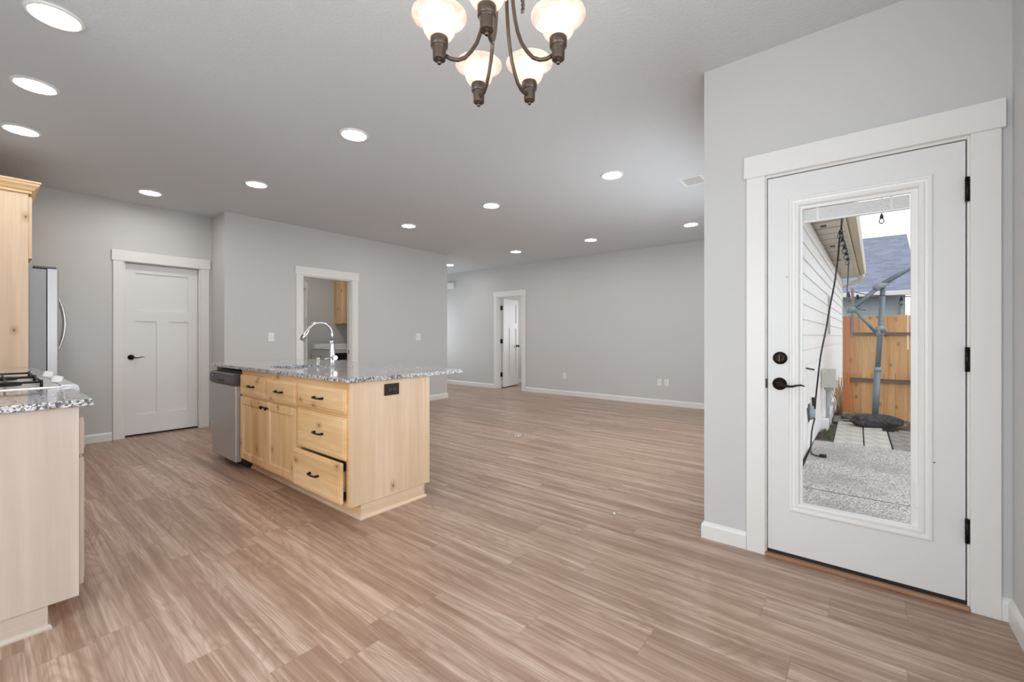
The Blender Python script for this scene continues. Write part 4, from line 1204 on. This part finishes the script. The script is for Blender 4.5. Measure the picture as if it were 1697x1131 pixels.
# fence
FNX = 9.08
fe = thing('wooden_fence', (FNX, -1.4, G2), 'new cedar board fence with grey weathered rails behind the patio', 'fence')
y = .10; i = 0
rnd = random.Random(11)
while y > -4.6:
    wbd = .137
    mb = MB(); mb.box(FNX, FNX+.018, y-wbd, y, G2+.02+rnd.random()*.02, 1.505+rnd.random()*.018, .002)
    o = mb.build('fence_board', 'cedar', fe)
    y -= wbd+.006; i += 1
mb = MB(); mb.box(FNX-.04, FNX, -4.6, .06, 1.20, 1.245, .002); mb.build('rail', 'grey_wood', fe)
mb = MB(); mb.box(FNX-.04, FNX, -4.6, .10, .44, .50, .002); mb.build('rail', 'grey_wood', fe)
mb = MB(); mb.box(FNX-.09, FNX, .10, .19, G2+.09, 1.515, .003); ps = mb.build('post', 'cedar_post', fe)
mb = MB(); mb.box(FNX-.095, FNX+.0, .095, .195, G2-.02, G2+.10, .003); mb.build('post_base', 'conduit', ps)
mb = MB(); mb.box(FNX-.085, FNX-.045, .045, .085, 1.27, 1.98, .003)
tag(mb.build('wooden_stake', 'stake_wood'), 'weathered upright wooden stake rising above the fence', 'stake')
mb = MB(); mb.lathe([(.03, 0), (.10, .02), (.12, .10), (.07, .18), (.02, .2)], (8.93, -.78, .46), 14)
tag(mb.build('blue_float', 'blue'), 'bright blue rounded object against the fence rail', 'blue object')

# dry stems
mb = MB(); rnd = random.Random(5)
for i in range(70):
    x = 9.22+rnd.random()*.5; y = .20+rnd.random()*.06; a = rnd.random()*6.28; h_ = .25+rnd.random()*.40; b = .05+rnd.random()*.10
    mb.tube([(x, y, G2), (x+b*.5*math.cos(a), y+b*.4*math.sin(a), G2+h_*.6), (x+b*math.cos(a), y+b*.8*math.sin(a), G2+h_)], .006, 5)
tag(mb.build('dry_grass_clump', 'dry'), 'clump of dry pale grass stems between siding and fence post', 'dry grass', kind='stuff')

# umbrella frame (closed, canopy gone) with its base weights
um = thing('patio_umbrella_frame', (8.52, -.20, G2), 'blue grey cantilever umbrella pole with tilted arm and strut', 'umbrella frame')
mb = MB(); mb.cyl((8.50, -.205, G2+.058), (8.50, -.235, .70), .040, n=20); mb.build('lower_pole', 'grey_metal', um)
mb = MB(); mb.cyl((8.50, -.235, .68), (8.52, -.30, 1.94), .033, n=20); mb.build('upper_pole', 'grey_metal', um)
mb = MB(); mb.lathe([(.044, 0), (.046, .03), (.044, .06)], (8.50, -.235, .66), 20); mb.lathe([(.046, 0), (.050, .05), (.048, .12), (.036, .14)], (8.505, -.262, 1.20), 20)
mb.tube([(8.47, -.27, 1.27), (8.44, -.33, 1.30)], .02, 12); mb.build('collar', 'conduit', um)
mb = MB(); mb.tube([(8.50, -.262, 1.24), (8.40, -.335, 1.28)], .022, 12); mb.build('crank_handle', 'grey_metal', um)
arm = MB(); arm.tube([(8.38, .06, 1.60), (8.46, -.27, 1.95)], .030, 16); arm.tube([(8.46, -.27, 1.95), (8.56, -.62, 2.20), (8.66, -1.0, 2.42)], .033, 16, radii=[.036, .031, .031]); arm = arm.build('arm', 'grey_metal', um)
MB().tube([(8.43, -.20, 1.90), (8.49, -.33, 1.98)], .045, 16).build('pivot_clamp', 'conduit', arm)
mb = MB(); mb.tube([(8.35, .13, 1.58), (8.35, .02, 1.59)], .048, 16); mb.tube([(8.35, .0, 1.60), (8.34, -.10, 1.585)], .016, 10); mb.build('arm_joint', 'grey_metal', arm)
mb = MB(); mb.tube([(8.36, .03, 1.57), (8.46, -.21, 1.25)], .021, 12); mb.build('strut', 'grey_metal', um)
mb = MB(); mb.box(8.46, 8.54, -.56, .17, G2+.036, G2+.058, .004); mb.build('cross_base', 'grey_metal', um)
def bag(name, c, sx_, sy_, sz, m, label, rz=0, seed=1):
    b = MB(); r = bmesh.ops.create_icosphere(b.bm, subdivisions=4, radius=1); rr = random.Random(seed)
    ph = [rr.random()*6 for _ in range(4)]
    for v in b.bm.verts:
        n_ = 1+.06*math.sin(v.co.x*7+ph[0])+.05*math.sin(v.co.y*9+ph[1])+.05*math.sin(v.co.z*8+v.co.x*5+ph[2])
        x, y, z = v.co.x*n_, v.co.y*n_, v.co.z
        ex = abs(x)**.8*(1 if x > 0 else -1); ey = abs(y)**.8*(1 if y > 0 else -1)
        z = max(z, -.75)
        X, Y = ex*sx_, ey*sy_
        v.co = Vector((c[0]+X*math.cos(rz)-Y*math.sin(rz), c[1]+X*math.sin(rz)+Y*math.cos(rz), c[2]+(z+.75)*sz))
    return tag(b.build(name, m, smooth=True), label, 'sandbag')
bag('sandbag', (8.78, -.05, G2+.002), .26, .11, .075, 'sack', 'mossy brown green sandbag lying behind the umbrella pole against the fence', math.radians(-72), 1)
bag('sandbag', (8.22, -.22, G2+.037), .34, .14, .100, 'sack_black', 'black sandbag lying in front of the umbrella pole', math.radians(-58), 2)
mb = MB(); mb.box(7.90, 8.00, -.40, -.27, G2+.036, G2+.062, .005); mb.tube([(7.93, -.30, G2+.055), (7.96, -.44, G2+.05)], .010, 8)
tag(mb.build('cord_reel', 'black'), 'small flat black gadget lying on the pavers by the black sandbag', 'gadget')

# neighbour house
nb = thing('neighbour_house', (20, 0, G2), 'neighbouring house with blue grey shingle roof and pale blue siding', 'house')
mb = MB()
z = G2
while z < 2.7:
    mb.prism([(0, z), (-.02, z), (-.008, z+.18), (0, z+.18)], lambda d, zz: (20.45+d, -1.31, zz), lambda d, zz: (20.45+d, 9, zz)); z += .18
mb.box(20.45, 28.8, -1.31, 9, G2, 2.7)
mb.build('wall', 'blue_wall', nb)
RL, RR = 9.5, -1.62
mb = MB()
for (a_, b_) in (((19.85, 2.70), (24.6, 5.42)), ((29.35, 2.70), (24.6, 5.42))):
    mb.prism([a_, b_, (b_[0], b_[1]+.09), (a_[0], a_[1]+.09)], lambda d, zz: (d, RR, zz), lambda d, zz: (d, RL, zz))
mb.build('roof', 'shingle', nb)
MB().prism([(20.45, 2.70), (28.8, 2.70), (24.6, 5.30)], lambda d, zz: (d, -1.31, zz), lambda d, zz: (d, -1.25, zz)).build('gable', 'blue_wall', nb)
mb = MB(); mb.box(19.78, 19.9, RR, RL, 2.60, 2.76, .01); mb.build('gutter', 'trim', nb)
mb = MB(); mb.tube([(19.84, -1.15, 2.60), (19.95, -1.16, 2.45), (20.3, -1.20, 2.30), (20.38, -1.20, 2.1), (20.38, -1.20, G2)], .045, 10); mb.build('downspout', 'blue_wall', nb)
